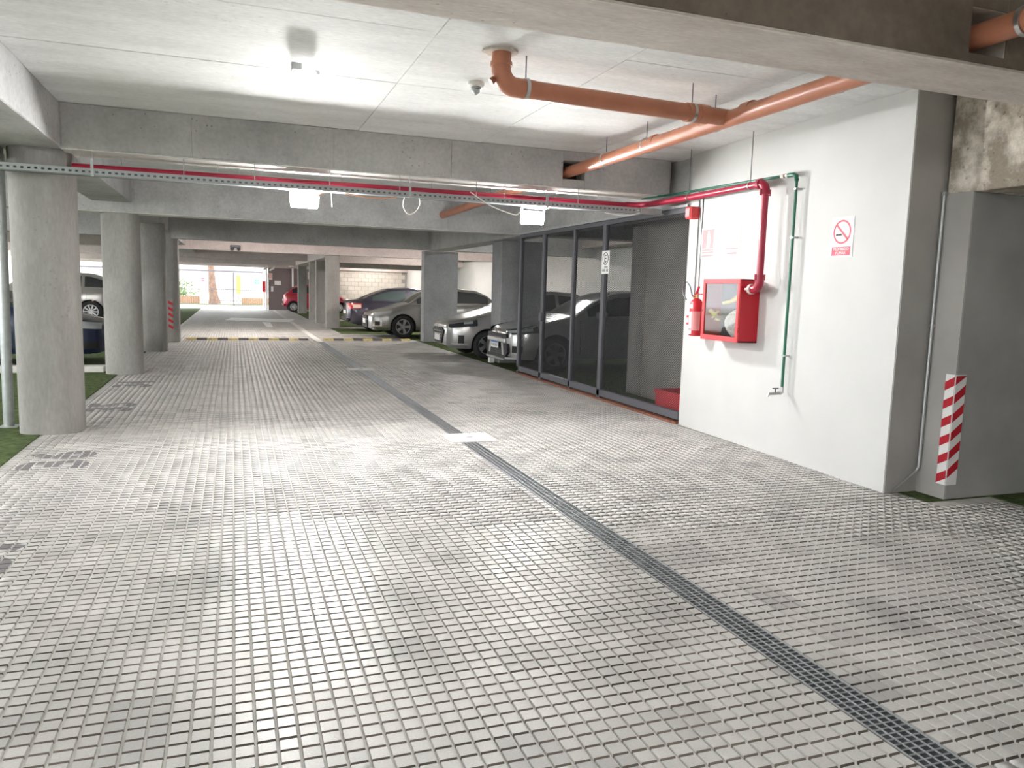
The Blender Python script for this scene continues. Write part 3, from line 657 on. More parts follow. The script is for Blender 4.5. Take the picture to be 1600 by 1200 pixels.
for k in range(150):
    a = k*.32; r = .03+.0007*k; coil.append((4.60+.015*math.sin(k*.9), 6.33+r*math.cos(a), 1.20+min(r, .16)*math.sin(a)*.95))
MB().tube(coil, .019, 8).build('hose', 'hose', hc, smooth=True)
MB().tube([(4.57, 6.20, 1.50), (4.57, 6.26, 1.46), (4.57, 6.36, 1.42), (4.57, 6.50, 1.40)], [.035, .03, .02, .016], 12).build('nozzle', 'yellow_tool', hc, smooth=True)
MB().tube([(4.56, 6.70, 1.32), (4.56, 6.60, 1.27)], .022, 10).tube([(4.56, 6.66, 1.25), (4.56, 6.56, 1.32)], .012, 8).build('coupling_key', 'yellow_tool', hc)
MB().lathe([(.045, 0), (.05, .02), (.03, .05)], (4.60, 6.60, 1.22), n=14).build('hydrant_valve', 'brass', hc, smooth=True)

# fire extinguisher
fx = thing('fire_extinguisher', (4.62, 7.06, 1.04), 'red fire extinguisher hanging left of the hose cabinet', 'extinguisher')
ex, ey = 4.625, 7.055
MB().lathe([(.06, 1.04), (.07, 1.05), (.07, 1.37), (.062, 1.40), (.04, 1.425), (.018, 1.44)], (ex, ey, 0), n=24).build('cylinder', 'red_box', fx, smooth=True)
def wrap(a0, a1, z0, z1, r, m, name):
    vs = []; n = 10
    for k in range(n+1):
        a = a0+(a1-a0)*k/n
        for z in (z0, z1): vs.append((ex+r*math.cos(a), ey+r*math.sin(a), z))
    return MB().add(vs, [(2*k, 2*k+1, 2*k+3, 2*k+2) for k in range(n)]).build(name, m, fx, smooth=True)
wrap(math.radians(170), math.radians(275), 1.10, 1.30, .0712, 'pink_sign', 'instruction_label')
wrap(math.radians(125), math.radians(205), 1.33, 1.375, .0716, 'white_sign', 'date_label')
wrap(math.radians(130), math.radians(200), 1.06, 1.10, .0716, 'white_sign', 'inspection_label')
wrap(math.radians(140), math.radians(195), 1.12, 1.29, .0722, 'white_sign', 'service_card')
MB().tube([(ex, ey, 1.43), (ex, ey, 1.48)], .018, 12).tube([(ex, ey, 1.46), (ex-.05, ey+.01, 1.46)], .012, 10).build('valve', 'brass', fx)
MB().cbox(ex-.015, ex+.015, ey-.10, ey+.03, 1.475, 1.487, .003).build('carry_handle', 'red_box', fx)
MB().tube([(ex, ey+.02, 1.48), (ex, ey-.01, 1.53), (ex, ey-.03, 1.56)], .012, 8).build('squeeze_lever', 'red_box', fx)
hs = [ony(*q, 7.1) for q in ((1088, 452), (1080, 447), (1070, 444), (1063, 448), (1064, 456), (1070, 464), (1077, 468))]
MB().tube([(ex-.05, ey+.01, 1.46), (ex-.06, ey+.05, 1.56), (ex-.06, ey+.11, 1.605), (ex-.06, ey+.17, 1.60), (ex-.06, ey+.20, 1.55), (ex-.06, ey+.17, 1.47), (ex-.06, ey+.11, 1.42)], .008, 8).build('discharge_hose', 'dark_metal', fx, smooth=True)
MB().box(ex+.06, 4.75, ey-.02, ey+.02, 1.30, 1.36).build('wall_bracket', 'dark_metal', fx)
# call points with their conduits
al = thing('alarm_box', (4.70, 7.34, 2.29), 'red alarm box at the top corner of the white wall', 'alarm')
MB().cbox(4.64, 4.76, 7.29, 7.40, 2.29, 2.42, .012).build('housing', 'red_light', al); MB().cbox(4.632, 4.642, 7.305, 7.385, 2.31, 2.40, .003).build('front_plate', 'pink_sign', al)
cp = thing('call_point', (4.70, 7.24, 1.14), 'small red push call point beside the extinguisher', 'alarm')
MB().cbox(4.64, 4.76, 7.20, 7.27, 1.15, 1.25, .008).build('housing', 'red_light', cp); MB().cbox(4.632, 4.642, 7.215, 7.255, 1.175, 1.225, .003).build('push_plate', 'white_plastic', cp)
for y, z0, lb in ((7.31, 1.25, 'thin grey conduit down the corner of the white wall, left one'), (7.235, 1.25, 'thin grey conduit down the corner of the white wall, right one')):
    tag(MB().tube([(4.748, y, z0), (4.748, y, 2.60)], .010, 8).build('wall_conduit', 'galv', smooth=True), lb, 'conduit', 'conduits on the white wall')

# signs on the white wall (the wall runs along Y and faces -X)
def wallx(y): return 4.67+(4.765-4.67)*(y-4.44)/3.06
def wsign(name, y0, y1, z0, z1, label, m):
    x = min(wallx(y0), wallx(y1)); t = thing(name, (x, (y0+y1)/2, z0), label, 'sign')
    MB().box(x-.004, x+.003, y0, y1, z0, z1).build('board', m, t); return t, x-.0045
s, x = wsign('extinguisher_sign', 6.965, 7.215, 1.86, 2.185, 'faded pink and white extinguisher sign, left of two pale signs', 'white_sign')
MB().box(x-.001, x, 6.985, 7.195, 1.965, 2.165).build('pink_field', 'pink_sign', s)
MB().prism([(7.11, 1.975), (7.05, 1.975), (7.05, 2.09), (7.065, 2.12), (7.07, 2.15), (7.09, 2.15), (7.095, 2.12), (7.11, 2.09)], x-.002, x-.001, 'x').build('extinguisher_symbol', 'white_sign', s)
for z in (1.88, 1.915, 1.94): MB().box(x-.001, x, 6.985, 7.195, z, z+.018).build('text_band', 'pink_sign', s)
s, x = wsign('hydrant_sign', 6.51, 6.765, 1.858, 2.185, 'faded cream hydrant sign, right of two pale signs', 'pale_sign')
MB().box(x-.001, x, 6.535, 6.74, 1.94, 1.955).box(x-.001, x, 6.56, 6.72, 1.89, 1.91).build('text_band', 'pink_sign', s)
s, x = wsign('no_smoking_sign', 4.97, 5.215, 1.81, 2.135, 'white no smoking sign with red ring on the white wall', 'white_sign')
MB().ring((5.093, 2.015), .082, .098, x-.001, x, 'x').build('ban_ring', 'red_sign', s)
d_ = .069; MB().prism([(5.093+d_-.008, 2.015+d_+.0), (5.093+d_+.006, 2.015+d_-.012), (5.093-d_+.008, 2.015-d_), (5.093-d_-.006, 2.015-d_+.012)], x-.001, x, 'x').build('ban_bar', 'red_sign', s)
MB().box(x-.0008, x, 5.095, 5.16, 1.985, 2.0).build('cigarette', 'black', s); MB().box(x-.0008, x, 5.055, 5.092, 1.985, 2.0).build('cigarette_tip', 'galv', s)
MB().tube([(x-.0006, 5.06, 2.01), (x-.0006, 5.075, 2.025), (x-.0006, 5.05, 2.035), (x-.0006, 5.08, 2.055), (x-.0006, 5.07, 2.07)], .0015, 6).build('smoke_line', 'galv', s)
MB().box(x-.001, x, 4.99, 5.195, 1.825, 1.895).build('caption_band', 'red_sign', s)
text_part('caption', 'PROHIBIDO', .04, 'white_sign', s, (x-.0015, 5.093, 1.877), (0, -1, 0), (0, 0, 1), width=.17, height=.022, extrude=.0004)
text_part('caption', 'FUMAR', .04, 'white_sign', s, (x-.0015, 5.093, 1.845), (0, -1, 0), (0, 0, 1), width=.11, height=.022, extrude=.0004)

# pier: conduit and striped corner tape
tag(MB().tube([(4.965, 4.40, 2.26), (4.965, 4.40, .20), (4.955, 4.41, .17)], .012, 10).box(4.955, 4.985, 4.385, 4.415, 2.25, 2.28).box(4.955, 4.99, 4.385, 4.415, 1.28, 1.30).tube([(4.955, 4.41, .17), (4.75, 4.42, .02)], .006, 8).build('thin_conduit', 'galv', smooth=True), 'thin grey conduit running up beside the dark wall', 'conduit')
ht = thing('hazard_tape', (5.0, 4.17, .11), 'red and white striped tape on the corner of the dark wall', 'tape')
MB().box(4.980, 4.9845, 4.172, 4.25, .11, .94).box(4.982, 5.085, 4.1645, 4.1685, .11, .94).build('white_backing', 'white_sign', ht)
for k in range(6):
    z = .115+k*.14
    MB().prism([(4.172, z+.045), (4.25, z-.0), (4.25, z+.065), (4.172, z+.11)], 4.978, 4.980, 'x').build('red_stripe', 'red_box', ht)
    MB().prism([(4.983, z+.05), (5.083, z+.13-.01), (5.083, min(z+.20, .94)-.01), (4.983, z+.115)], 4.1625, 4.1645, 'y').build('red_stripe', 'red_box', ht)
h2 = thing('hazard_tape', (-1.43, 20.13, .3), 'small red and white striped tape on the fourth round column', 'tape')
MB().box(-1.48, -1.375, 20.128, 20.138, .30, 1.05).build('white_backing', 'conc_col', h2)
for k in range(5):
    z = .31+k*.14; MB().prism([(-1.48, z+.06), (-1.375, z), (-1.375, z+.07), (-1.48, z+.13)], 20.122, 20.128, 'y').build('red_stripe', 'red_box', h2)

# ------------------------------------------------------------------ mesh fence
FX = 4.775
fe = thing('mesh_fence', (FX, 10.1, 0), 'dark steel mesh fence with gate in front of the storage bay', 'fence')
posts = [7.51, 9.56, 10.56, 11.75, 12.82]
for i, y in enumerate(posts):
    if i == 0: continue
    w = .03 if i in (0, 2) else .045
    MB().cbox(FX-.03, FX+.03, y-w, y+w, .02, 2.44, .004).build('post', 'dark_metal', fe)
MB().cbox(FX-.035, FX+.035, 7.5, 12.87, 2.38, 2.44, .004).build('top_rail', 'dark_metal', fe)
MB().cbox(FX-.03, FX+.03, 7.5, 12.87, .05, .14, .004).build('bottom_rail', 'dark_metal', fe)
MB().box(FX-.045, FX+.04, 7.5, 12.87, -.004, .022).build('floor_track', 'rust', fe)
MB().box(FX-.05, FX-.03, 7.5, 12.87, 2.44, 2.47).build('upper_track', 'galv', fe)
def mesh_panel(y0, y1, z0=.13, z1=2.39, pitch=.03, w=.0021, sl=.62):
    mb = MB(); 
    for s in (1, -1):
        # lines z = z0 + s*sl*(y - c)
        c = y0-(z1-z0)/sl-.1
        while c < y1+(z1-z0)/sl+.1:
            ys = sorted([c+s*(z0-z0)/sl, c+s*(z1-z0)/sl]); a, b = max(ys[0], y0), min(ys[1], y1)
            if b-a > .01:
                za_, zb_ = z0+s*sl*(a-c), z0+s*sl*(b-c); x = FX+(.001 if s > 0 else -.001); t = w*1.18
                mb.add([(x-.001, a, za_-t), (x-.001, b, zb_-t), (x-.001, b, zb_+t), (x-.001, a, za_+t), (x+.001, a, za_-t), (x+.001, b, zb_-t), (x+.001, b, zb_+t), (x+.001, a, za_+t)], [(0, 1, 2, 3), (7, 6, 5, 4), (3, 2, 6, 7), (1, 0, 4, 5)])
            c += .046
    return mb
for a, b in zip(posts[:-1], posts[1:]):
    o = mesh_panel(a+.02, b-.02).build('mesh_panel', 'mesh_metal', fe); o['kind'] = 'stuff'
MB().cbox(FX-.06, FX-.02, 11.70, 11.80, .98, 1.12, .005).tube([(FX-.055, 11.66, 1.0), (FX-.075, 11.66, 1.05), (FX-.055, 11.66, 1.1)], .008, 8).build('latch', 'dark_metal', fe)
es = thing('parking_sign', (4.73, 9.47, 1.72), 'small white sign with ringed letter E on the fence post', 'sign')
MB().box(4.738, 4.743, 9.36, 9.585, 1.725, 2.035).build('board', 'white_sign', es)
MB().ring((9.473, 1.93), .072, .085, 4.7365, 4.738, 'x').build('ring', 'grate', es)
text_part('letter', 'E', .1, 'black', es, (4.737, 9.473, 1.93), (0, -1, 0), (0, 0, 1), width=.055, height=.10)
MB().box(4.737, 4.738, 9.40, 9.50, 1.805, 1.83).box(4.737, 4.738, 9.47, 9.56, 1.755, 1.79).box(4.737, 4.738, 9.385, 9.44, 1.755, 1.79).build('caption_block', 'tray', es)
cr = thing('plastic_crate', (5.15, 8.1, 0), 'red plastic crate on the floor behind the mesh fence', 'crate')
MB().box(4.95, 5.35, 7.75, 8.35, 0.01, .03).box(4.95, 4.97, 7.75, 8.35, .03, .28).box(5.33, 5.35, 7.75, 8.35, .03, .28).box(4.97, 5.33, 7.75, 7.77, .03, .28).box(4.97, 5.33, 8.33, 8.35, .03, .28).build('tub', 'red_light', cr)
MB().box(4.935, 5.365, 7.735, 7.775, .26, .30).box(4.935, 5.365, 8.325, 8.365, .26, .30).box(4.935, 4.975, 7.775, 8.325, .26, .30).box(5.325, 5.365, 7.775, 8.325, .26, .30).build('rim', 'red_light', cr)

# grey post at left edge
gpst = thing('steel_post', (-2.07, 8.6, 0), 'thin grey steel post standing on the turf at the left edge', 'post')
MB().tube([(-2.085, 8.62, 0), (-2.06, 8.62, 2.60)], .048, 16).build('tube', 'galv', gpst, smooth=True)
MB().cbox(-2.16, -2.0, 8.54, 8.70, 0, .012, .003).build('foot_plate', 'galv', gpst)

# ------------------------------------------------------------------ cars
def interp(pts, x, smooth=True):
    if x <= pts[0][0]: return pts[0][1]
    for (a, u), (b, w) in zip(pts[:-1], pts[1:]):
        if x <= b:
            t = (x-a)/(b-a)
            return u+(w-u)*t
    return pts[-1][1]
WHEELS = {}
def wheel_meshes(R, style):
    k = (R, style)
    if k in WHEELS: return WHEELS[k]
    w = .10
    def strip(mb, name, m, smooth=True):
        o = mb.build(name, m, origin=(0, 0, 0), smooth=smooth, sharp=35); me = o.data; bpy.data.objects.remove(o); return me
    ri = R*.66
    tyre = strip(MB().lathe([(ri, -w), (R*.86, -w-.004), (R*.97, -w*.8), (R, -w*.55), (R, w*.55), (R*.97, w*.8), (R*.86, w+.004), (ri, w), (ri, -w)], axis='y', n=32, cap=False), 'wheel', 'rubber')
    rim = MB().ring((0, 0), ri*.90, ri*1.01, -w*.9, w*.3, 'y', 32)
    nsp = {5: 5, 10: 10}[style]
    for s in range(nsp):
        a = 2*math.pi*s/nsp; ca, sa = math.cos(a), math.sin(a); hw0, hw1 = (.028, .045) if nsp == 5 else (.018, .022)
        pts = []
        for (r, h) in ((.03, hw0), (ri*.95, hw1)):
            for q in (-h, h): pts.append((r*ca-q*sa, r*sa+q*ca))
        pl = [pts[0], pts[2], pts[3], pts[1]]
        rim.prism(pl, -w*.86, -w*.55, 'y')
    rim.lathe([(.055, -w*.9), (.06, -w*.5)], axis='y', n=16)
    rim = strip(rim, 'rim', 'alloy' if style == 10 else 'alloy_dark', False)
    disc = strip(MB().lathe([(ri*.92, -w*.42), (ri*.92, w*.4)], axis='y', n=24), 'brake_disc', 'black', False)
    WHEELS[k] = (tyre, rim, disc); return WHEELS[k]
def car(label, paint, loc, rot, L=4.3, Wd=1.75, H=1.46, nz=.70, hz=.96, belt=.94, dz=.98, xa=1.15, xb=2.0, xc=3.15, xd=3.95, R=.32, fa=.83, ra=None, kind='sedan', glass='glass_dark', style=5, sill=.22, pillars=(2.55,), front='hyundai', rear=None, group=None):
    ra = ra or L-.78
    root = thing('car', (0, 0, 0), label, 'car', group)
    zt_p = [(0, nz-.10), (.05, nz-.03), (.18, nz+.02), (.55, nz+.11), (xa, hz), (xb, belt+.01), (xc, belt+.04), (xd, dz), (L-.10, dz-.05), (L-.02, dz-.12), (L, dz-.2)]
    w_p = [(0, .60), (.05, .72), (.14, .84), (.28, .92), (.5, .965), (.9, .99), (1.5, 1), (L-1.2, 1), (L-.6, .975), (L-.3, .93), (L-.12, .85), (L-.03, .74), (L, .64)]
    Ra = R+.045
    def zt(x): return interp(zt_p, x)
    def wd(x): return Wd/2*interp(w_p, x)
    def zb(x):
        z = interp([(0, sill+.06), (.12, sill), (L-.35, sill), (L-.1, sill+.06), (L, sill+.14)], x)
        for c in (fa, ra):
            if abs(x-c) < Ra: z = max(z, R+math.sqrt(Ra*Ra-(x-c)**2))
        return z
    lev = [(0, .95), (.12, .985), (.32, 1.0), (.58, 1.0), (.78, .985), (.9, .955), (.97, .915), (1.0, .87)]
    def yz(x, z):
        """half width of the body at (x, z)"""
        b, t = interp([(0, sill+.06), (.12, sill), (L-.35, sill), (L, sill+.1)], x), zt(x); return wd(x)*interp(lev, min(max((z-b)/(t-b), 0), 1))
    xs = set([0, .02, .05, .09, .14, .2, .28, .36, .44, L-.02, L-.05, L-.1, L-.16, L-.24, L-.33])
    for c in (fa, ra):
        for k in range(15):
            xs.add(round(c-Ra*math.cos(math.pi*k/14), 4))
    x = .5
    while x < L-.4: xs.add(round(x, 4)); x += .13
    xs = sorted(xs)
    V = []; nl = len(lev)
    row = []
    for x in xs:
        b, t, w = zb(x), zt(x), wd(x); b0 = interp([(0, sill+.06), (.12, sill), (L-.35, sill), (L, sill+.1)], x)
        sec = []
        for (k, f) in lev:
            z = b+(t-b)*k; sec.append((x, yz(x, z), z))
        cr = .025 if .1 < x < L-.1 else .012
        sec.append((x, w*.55, t+cr)); sec.append((x, 0, t+cr*1.3))
        row.append(sec)
    ns = len(row[0]); mb = MB()
    for s in (1, -1):
        vs = [(p[0], p[1]*s, p[2]) for sec in row for p in sec]; fs = []
        for i in range(len(row)-1):
            for j in range(ns-1): fs.append((i*ns+j, i*ns+j+1, (i+1)*ns+j+1, (i+1)*ns+j))
        mb.add(vs, fs)
    for i in (0, -1):
        sec = row[i]; loop = [(p[0], p[1], p[2]) for p in sec]+[(p[0], -p[1], p[2]) for p in sec[-2::-1]]
        mb.add(loop, [tuple(range(len(loop)))])
    # greenhouse
    rp_ = [(xa, hz+.0), (xa+(xb-xa)*.5, hz+(H-hz)*.56), (xb-.12, H-.085), (xb, H-.045), (xb+(xc-xb)*.4, H), (xc, H-.05), (xc+(xd-xc)*.45, dz+(H-.05-dz)*.62), (xd, dz+.01)]
    if kind in ('hatch', 'suv'): rp_ = [(xa, hz), (xa+(xb-xa)*.5, hz+(H-hz)*.56), (xb-.12, H-.085), (xb, H-.045), (xb+(xc-xb)*.4, H), (xc, H-.06), (xc+(xd-xc)*.5, H-.2), (xd, dz+.0)]
    gx = [xa+(xd-xa)*k/34 for k in range(35)]; qs = [0, .13, .84, 1.0]; side = {}; shell = MB(); wsm = MB(); rwm = MB(); hm = H-belt
    secs = []
    for x in gx:
        zb_, z1 = zt(x)-.02, interp(rp_, x); h = max(z1-zb_, .004); wb = wd(x)*.885; sec = []
        for q in qs: sec.append((x, wb-.21*(h*q/hm)**1.1-(.02 if q == 1 else 0), zb_+h*q))
        yt = sec[-1][1]; sec += [(x, yt*.90, z1+.012), (x, yt*.45, z1+.028), (x, 0, z1+.032)]
        secs.append(sec)
    for i in range(len(gx)-1):
        xm = (gx[i]+gx[i+1])/2; h = interp(rp_, xm)-zt(xm)
        for s in (1, -1):
            A = [(p[0], p[1]*s, p[2]) for p in secs[i]]; B = [(p[0], p[1]*s, p[2]) for p in secs[i+1]]
            for j in range(len(A)-1):
                tgt = shell
                if j == 1 and h > .13 and not any(abs(xm-p) < .055 for p in pillars) and xm > xa+.28 and xm < xd-.3: tgt = side.setdefault((s, sum(xm > p for p in pillars)), MB())
                if j >= 4 and xa+.04 < xm < xb-.06: tgt = wsm
                if j >= 4 and xc+.06 < xm < xd-.05: tgt = rwm
                tgt.add([A[j], A[j+1], B[j+1], B[j]], [(0, 1, 2, 3)])
    def weld(m_, name, mt, parent):
        o = m_.build(name, mt, parent, smooth=True, sharp=38); bm = bmesh.new(); bm.from_mesh(o.data); bmesh.ops.remove_doubles(bm, verts=bm.verts, dist=.0006)
        bmesh.ops.recalc_face_normals(bm, faces=bm.faces); bm.to_mesh(o.data); bm.free(); o.data.polygons.foreach_set('use_smooth', [True]*len(o.data.polygons)); o.data.set_sharp_from_angle(angle=math.radians(38)); return o
    body = weld(mb, 'body', paint, root); weld(shell, 'roof_and_pillars', paint, root)
    [weld(q, 'side_window', glass, root) for q in side.values()]; weld(wsm, 'windshield', glass, root)
    if rwm.v: weld(rwm, 'rear_window', glass, root)
    # dark floor pan and wheel wells
    MB().box(.25, L-.3, -Wd/2+.28, Wd/2-.28, sill-.02, .68).build('floor_pan', 'black', root)
    # wheels
    ty, ri, di = wheel_meshes(R, style)
    for c in (fa, ra):
        for s in (-1, 1):
            o = bpy.data.objects.new('wheel', ty); COL.objects.link(o); o.parent = root; o.location = (c, s*(Wd/2-.115), R); ORG[o] = Vector((0, 0, 0))
            if s > 0: o.rotation_euler = (0, 0, math.pi)
            for me_, nm in ((ri, 'rim'), (di, 'brake_disc')):
                q = bpy.data.objects.new(nm, me_); COL.objects.link(q); q.parent = o
    # patches lying on the side / corner of the body
    def patch(x0, x1, zf0, zf1, m, name, off=.012, n=8, parent=None, sides=(1, -1)):
        for s in sides:
            P = MB(); vs = []
            for k in range(n+1):
                x = x0+(x1-x0)*k/n
                z0_, z1_ = zf0(x), zf1(x)
                for q in range(4):
                    z = z0_+(z1_-z0_)*q/3; y = yz(min(max(x, 0), L), z)
                    vs.append((x+(-off if x < .4 else (off if x > L-.4 else 0))*.6, s*(y+off*.8), z))
            fs = [(k*4+q, k*4+q+1, (k+1)*4+q+1, (k+1)*4+q) for k in range(n) for q in range(3)]
            P.add(vs, fs).build(name, m, parent or body, smooth=True)
    # doors seams, handles, mirrors
    for xq in [fa+Ra+.12]+list(pillars)+[min(ra-.12, xc+.3)]:
        for s in (1, -1):
            vs = []; n = 6
            for k in range(n+1):
                z = sill+.1+(belt-.04-sill-.1)*k/n
                if abs(xq-ra) < Ra: z = max(z, R+math.sqrt(max(Ra*Ra-(xq-ra)**2, 0))+.02)
                y = yz(xq, z)+.0015; vs += [(xq-.004, s*y, z), (xq+.004, s*y, z)]
            MB().add(vs, [(2*k, 2*k+1, 2*k+3, 2*k+2) for k in range(n)]).build('door_seam', 'black', body)
    for xq in (pillars[0]-.22, pillars[0]+.65):
        for s in (1, -1):
            y = yz(xq, belt-.12); MB().cbox(xq, xq+.16, *sorted((s*(y-.01), s*(y+.03))), belt-.135, belt-.11, .006).build('door_handle', paint, body)
    for s in (1, -1):
        y = wd(xa+.5)*.9; MB().cbox(xa+.38, xa+.56, *sorted((s*y, s*(y+.2))), belt+.0, belt+.13, .03).build('mirror', paint, root, smooth=True)
    # front end
    yw = wd(0)
    if front == 'lancer':
        patch(.0, .50, lambda x: nz-.10+.10*x, lambda x: nz-.005+.20*x, 'glass_dark', 'headlight', .006)
        patch(.03, .40, lambda x: nz-.07+.12*x, lambda x: nz-.03+.16*x, 'head_clear', 'headlight_lens', .014)
        g = MB().prism([(-.52, nz-.09), (-.60, .34), (-.45, .22), (.45, .22), (.60, .34), (.52, nz-.09)], -.03, .02, 'x').build('grille', 'black', body)
        MB().cbox(-.055, .02, -.50, .50, .50, .60, .02).build('bumper_bar', paint, body); patch(-.01, .34, lambda x: .50, lambda x: .60, paint, 'bumper_wrap', .04)
        for y in (-.33, .33): MB().prism([(y-.05, .5), (y+.05, .5), (y+.07*(1 if y > 0 else -1)+.05, .28), (y+.07*(1 if y > 0 else -1)-.05, .28)], -.04, .01, 'x').build('bumper_strut', paint, body)
        for k in range(5): MB().box(-.036, -.03, -.5, .5, .30+.035*k, .305+.035*k).build('grille_slat', 'dark_metal', g)
        MB().cbox(-.07, .05, -.50, .50, .185, .225, .012).build('front_lip', 'paint_silver', body); patch(-.01, .40, lambda x: .215, lambda x: .255, 'paint_silver', 'lip_wrap', .05)
        patch(.06, .22, lambda x: .34, lambda x: .46, 'black', 'fog_recess', .008)
        for a in (90, 210, 330):
            c_, s_ = math.cos(math.radians(a))*.035, math.sin(math.radians(a))*.035; px_, pz_ = c_, nz-.055+s_
            n_ = Vector((c_, s_)).normalized(); t_ = Vector((-n_.y, n_.x))
            MB().prism([(px_+n_.x*.033, pz_+n_.y*.033), (px_+t_.x*.02, pz_+t_.y*.02), (px_-n_.x*.033, pz_-n_.y*.033), (px_-t_.x*.02, pz_-t_.y*.02)], -.045, -.03, 'x').build('emblem', 'chrome', body)
        pl = MB().cbox(-.075, -.06, -.20, .20, .395, .525, .003).build('number_plate', 'white_sign', root)
        MB().box(-.0765, -.075, -.198, .198, .488, .523).build('plate_band', 'plate_blue', pl)
        text_part('plate_text', 'FLW7J82', .1, 'black', pl, (-.0758, 0, .44), (0, -1, 0), (0, 0, 1), width=.34, height=.065, extrude=.0006)
    elif front == 'hyundai':
        patch(.06, .62, lambda x: nz-.12+.10*x, lambda x: nz-.05+.20*x, 'glass_dark', 'headlight', .006)
        patch(.34, .52, lambda x: nz-.06+.10*x, lambda x: nz-.04+.16*x, 'head_clear', 'headlight_lens', .014)
        g = MB().prism([(-.30, nz-.12), (-.46, nz-.18), (-.28, .30), (.28, .30), (.46, nz-.18), (.30, nz-.12)], -.03, .02, 'x').build('grille', 'black', body)
        for k in range(4): MB().box(-.036, -.03, -.36+.02*k, .36-.02*k, nz-.20-.06*k, nz-.192-.06*k).build('grille_slat', 'chrome', g)
        MB().ring((0, nz-.155), .045, .06, -.04, -.03, 'x').build('emblem', 'chrome', body)
        patch(.06, .42, lambda x: .30, lambda x: .33, 'chrome', 'bumper_trim', .012)
        patch(.22, .34, lambda x: .33, lambda x: .50, 'black', 'fog_recess', .008)
        patch(.05, .40, lambda x: .235, lambda x: .275, 'paint_grey', 'lower_lip', .02)
        MB().cbox(-.05, -.03, -.20, .20, .36, .49, .003).build('number_plate', 'white_sign', root)
    elif front == 'chevrolet':
        patch(.10, .62, lambda x: nz-.10+.10*x, lambda x: nz-.01+.16*x, 'head_clear', 'headlight', .010)
        g = MB().prism([(-.40, nz-.09), (-.44, .28), (.44, .28), (.40, nz-.09)], -.03, .02, 'x').build('grille', 'black', body)
        for k in range(5): MB().box(-.036, -.03, -.40, .40, .33+.06*k, .337+.06*k).build('grille_slat', 'dark_metal', g)
        MB().cbox(-.04, 0, -.42, .42, .50, .535, .008).build('grille_bar', paint, body)
        patch(.10, .34, lambda x: .34, lambda x: .50, 'chrome', 'fog_surround', .010)
        patch(.15, .29, lambda x: .36, lambda x: .475, 'black', 'fog_recess', .016)
        patch(.08, .50, lambda x: .25, lambda x: .285, 'chrome', 'bumper_trim', .012)
        MB().cbox(-.05, -.03, -.20, .20, .40, .53, .003).build('number_plate', 'white_sign', root)
    elif front == 'audi':
        patch(.08, .62, lambda x: nz-.10+.06*x, lambda x: nz-.0+.10*x, 'head_clear', 'headlight', .010)
        g = MB().prism([(-.36, nz-.04), (-.44, nz-.12), (-.44, .42), (-.32, .28), (.32, .28), (.44, .42), (.44, nz-.12), (.36, nz-.04)], -.03, .02, 'x').build('grille', 'dark_metal', body)
        for k in range(7): MB().box(-.037, -.03, -.40, .40, .33+.05*k, .338+.05*k).build('grille_slat', 'chrome', g)
        for k in range(4): MB().ring((-.105+.07*k, nz-.12), .038, .047, -.045, -.036, 'x', 20).build('emblem_ring', 'chrome', body)
        patch(.12, .36, lambda x: .30, lambda x: .42, 'black', 'fog_recess', .008)
        MB().cbox(-.05, -.03, -.24, .24, .38, .47, .003).build('number_plate', 'white_sign', root)
    else:
        patch(.08, .45, lambda x: nz-.10+.06*x, lambda x: nz-.0+.10*x, 'head_clear', 'headlight', .010)
        MB().prism([(-.36, nz-.14), (-.40, .34), (.40, .34), (.36, nz-.14)], -.03, .02, 'x').build('grille', 'black', body)
    # rear end
    patch(L-.42, L-.01, lambda x: dz-.29+.06*(L-x), lambda x: dz-.10, 'tail_red', 'tail_light', .010)
    if rear == 'clear': patch(L-.40, L-.16, lambda x: dz-.27+.06*(L-x), lambda x: dz-.14, 'tail_clear', 'tail_lens', .016)
    MB().cbox(L-.01, L+.02, -.26, .26, .56, .68, .004).build('rear_plate', 'white_sign', root)
    MB().cbox(L-.06, L+.05, -.72, .72, .33, .44, .03).build('rear_bumper', paint, body)
    root.location = loc; root.rotation_euler = (0, 0, rot)
    return root
PI = math.pi
car('silver sedan with a blue and white number plate, half behind the mesh fence', 'paint_silver', (4.69, 13.74, .004), 0, L=4.57, Wd=1.70, H=1.49, nz=.76, hz=1.02, belt=.98, dz=1.06, xa=1.25, xb=2.1, xc=3.25, xd=4.05, front='lancer', pillars=(2.62,))
car('silver grey sedan with a hexagonal grille beside the pier', 'paint_silver_warm', (4.20, 16.3, .004), 0, L=4.25, Wd=1.72, H=1.47, nz=.76, hz=1.02, belt=.97, xa=1.15, xb=1.95, xc=3.0, xd=3.75, R=.30, fa=.84, front='hyundai', pillars=(2.5,))
car('silver hatchback with its nose out beside the wide dark pier', 'paint_grey', (3.66, 22.9, .004), 0, L=4.05, Wd=1.74, H=1.48, nz=.72, hz=1.0, belt=.97, dz=1.0, xa=1.12, xb=1.95, xc=3.2, xd=3.9, R=.33, fa=.95, kind='hatch', front='chevrolet', pillars=(2.45,))
car('dark sedan parked tail out behind the silver hatchback', 'paint_black_blue', (8.05, 25.85, .004), PI, L=4.6, Wd=1.78, H=1.44, nz=.72, hz=.97, belt=.95, dz=1.02, xa=1.3, xb=2.15, xc=3.25, xd=4.15, glass='glass_car', front='plain', rear='clear', pillars=(2.65,), fa=.9, ra=3.65)
car('small red hatchback near the exit', 'paint_car_red', (6.0, 43.3, .004), PI, L=3.5, Wd=1.58, H=1.46, nz=.74, hz=1.0, belt=.95, dz=1.0, xa=.95, xb=1.6, xc=2.75, xd=3.35, R=.28, fa=.62, ra=3.02, kind='hatch', front='plain', pillars=(2.0,), style=10, group=None)
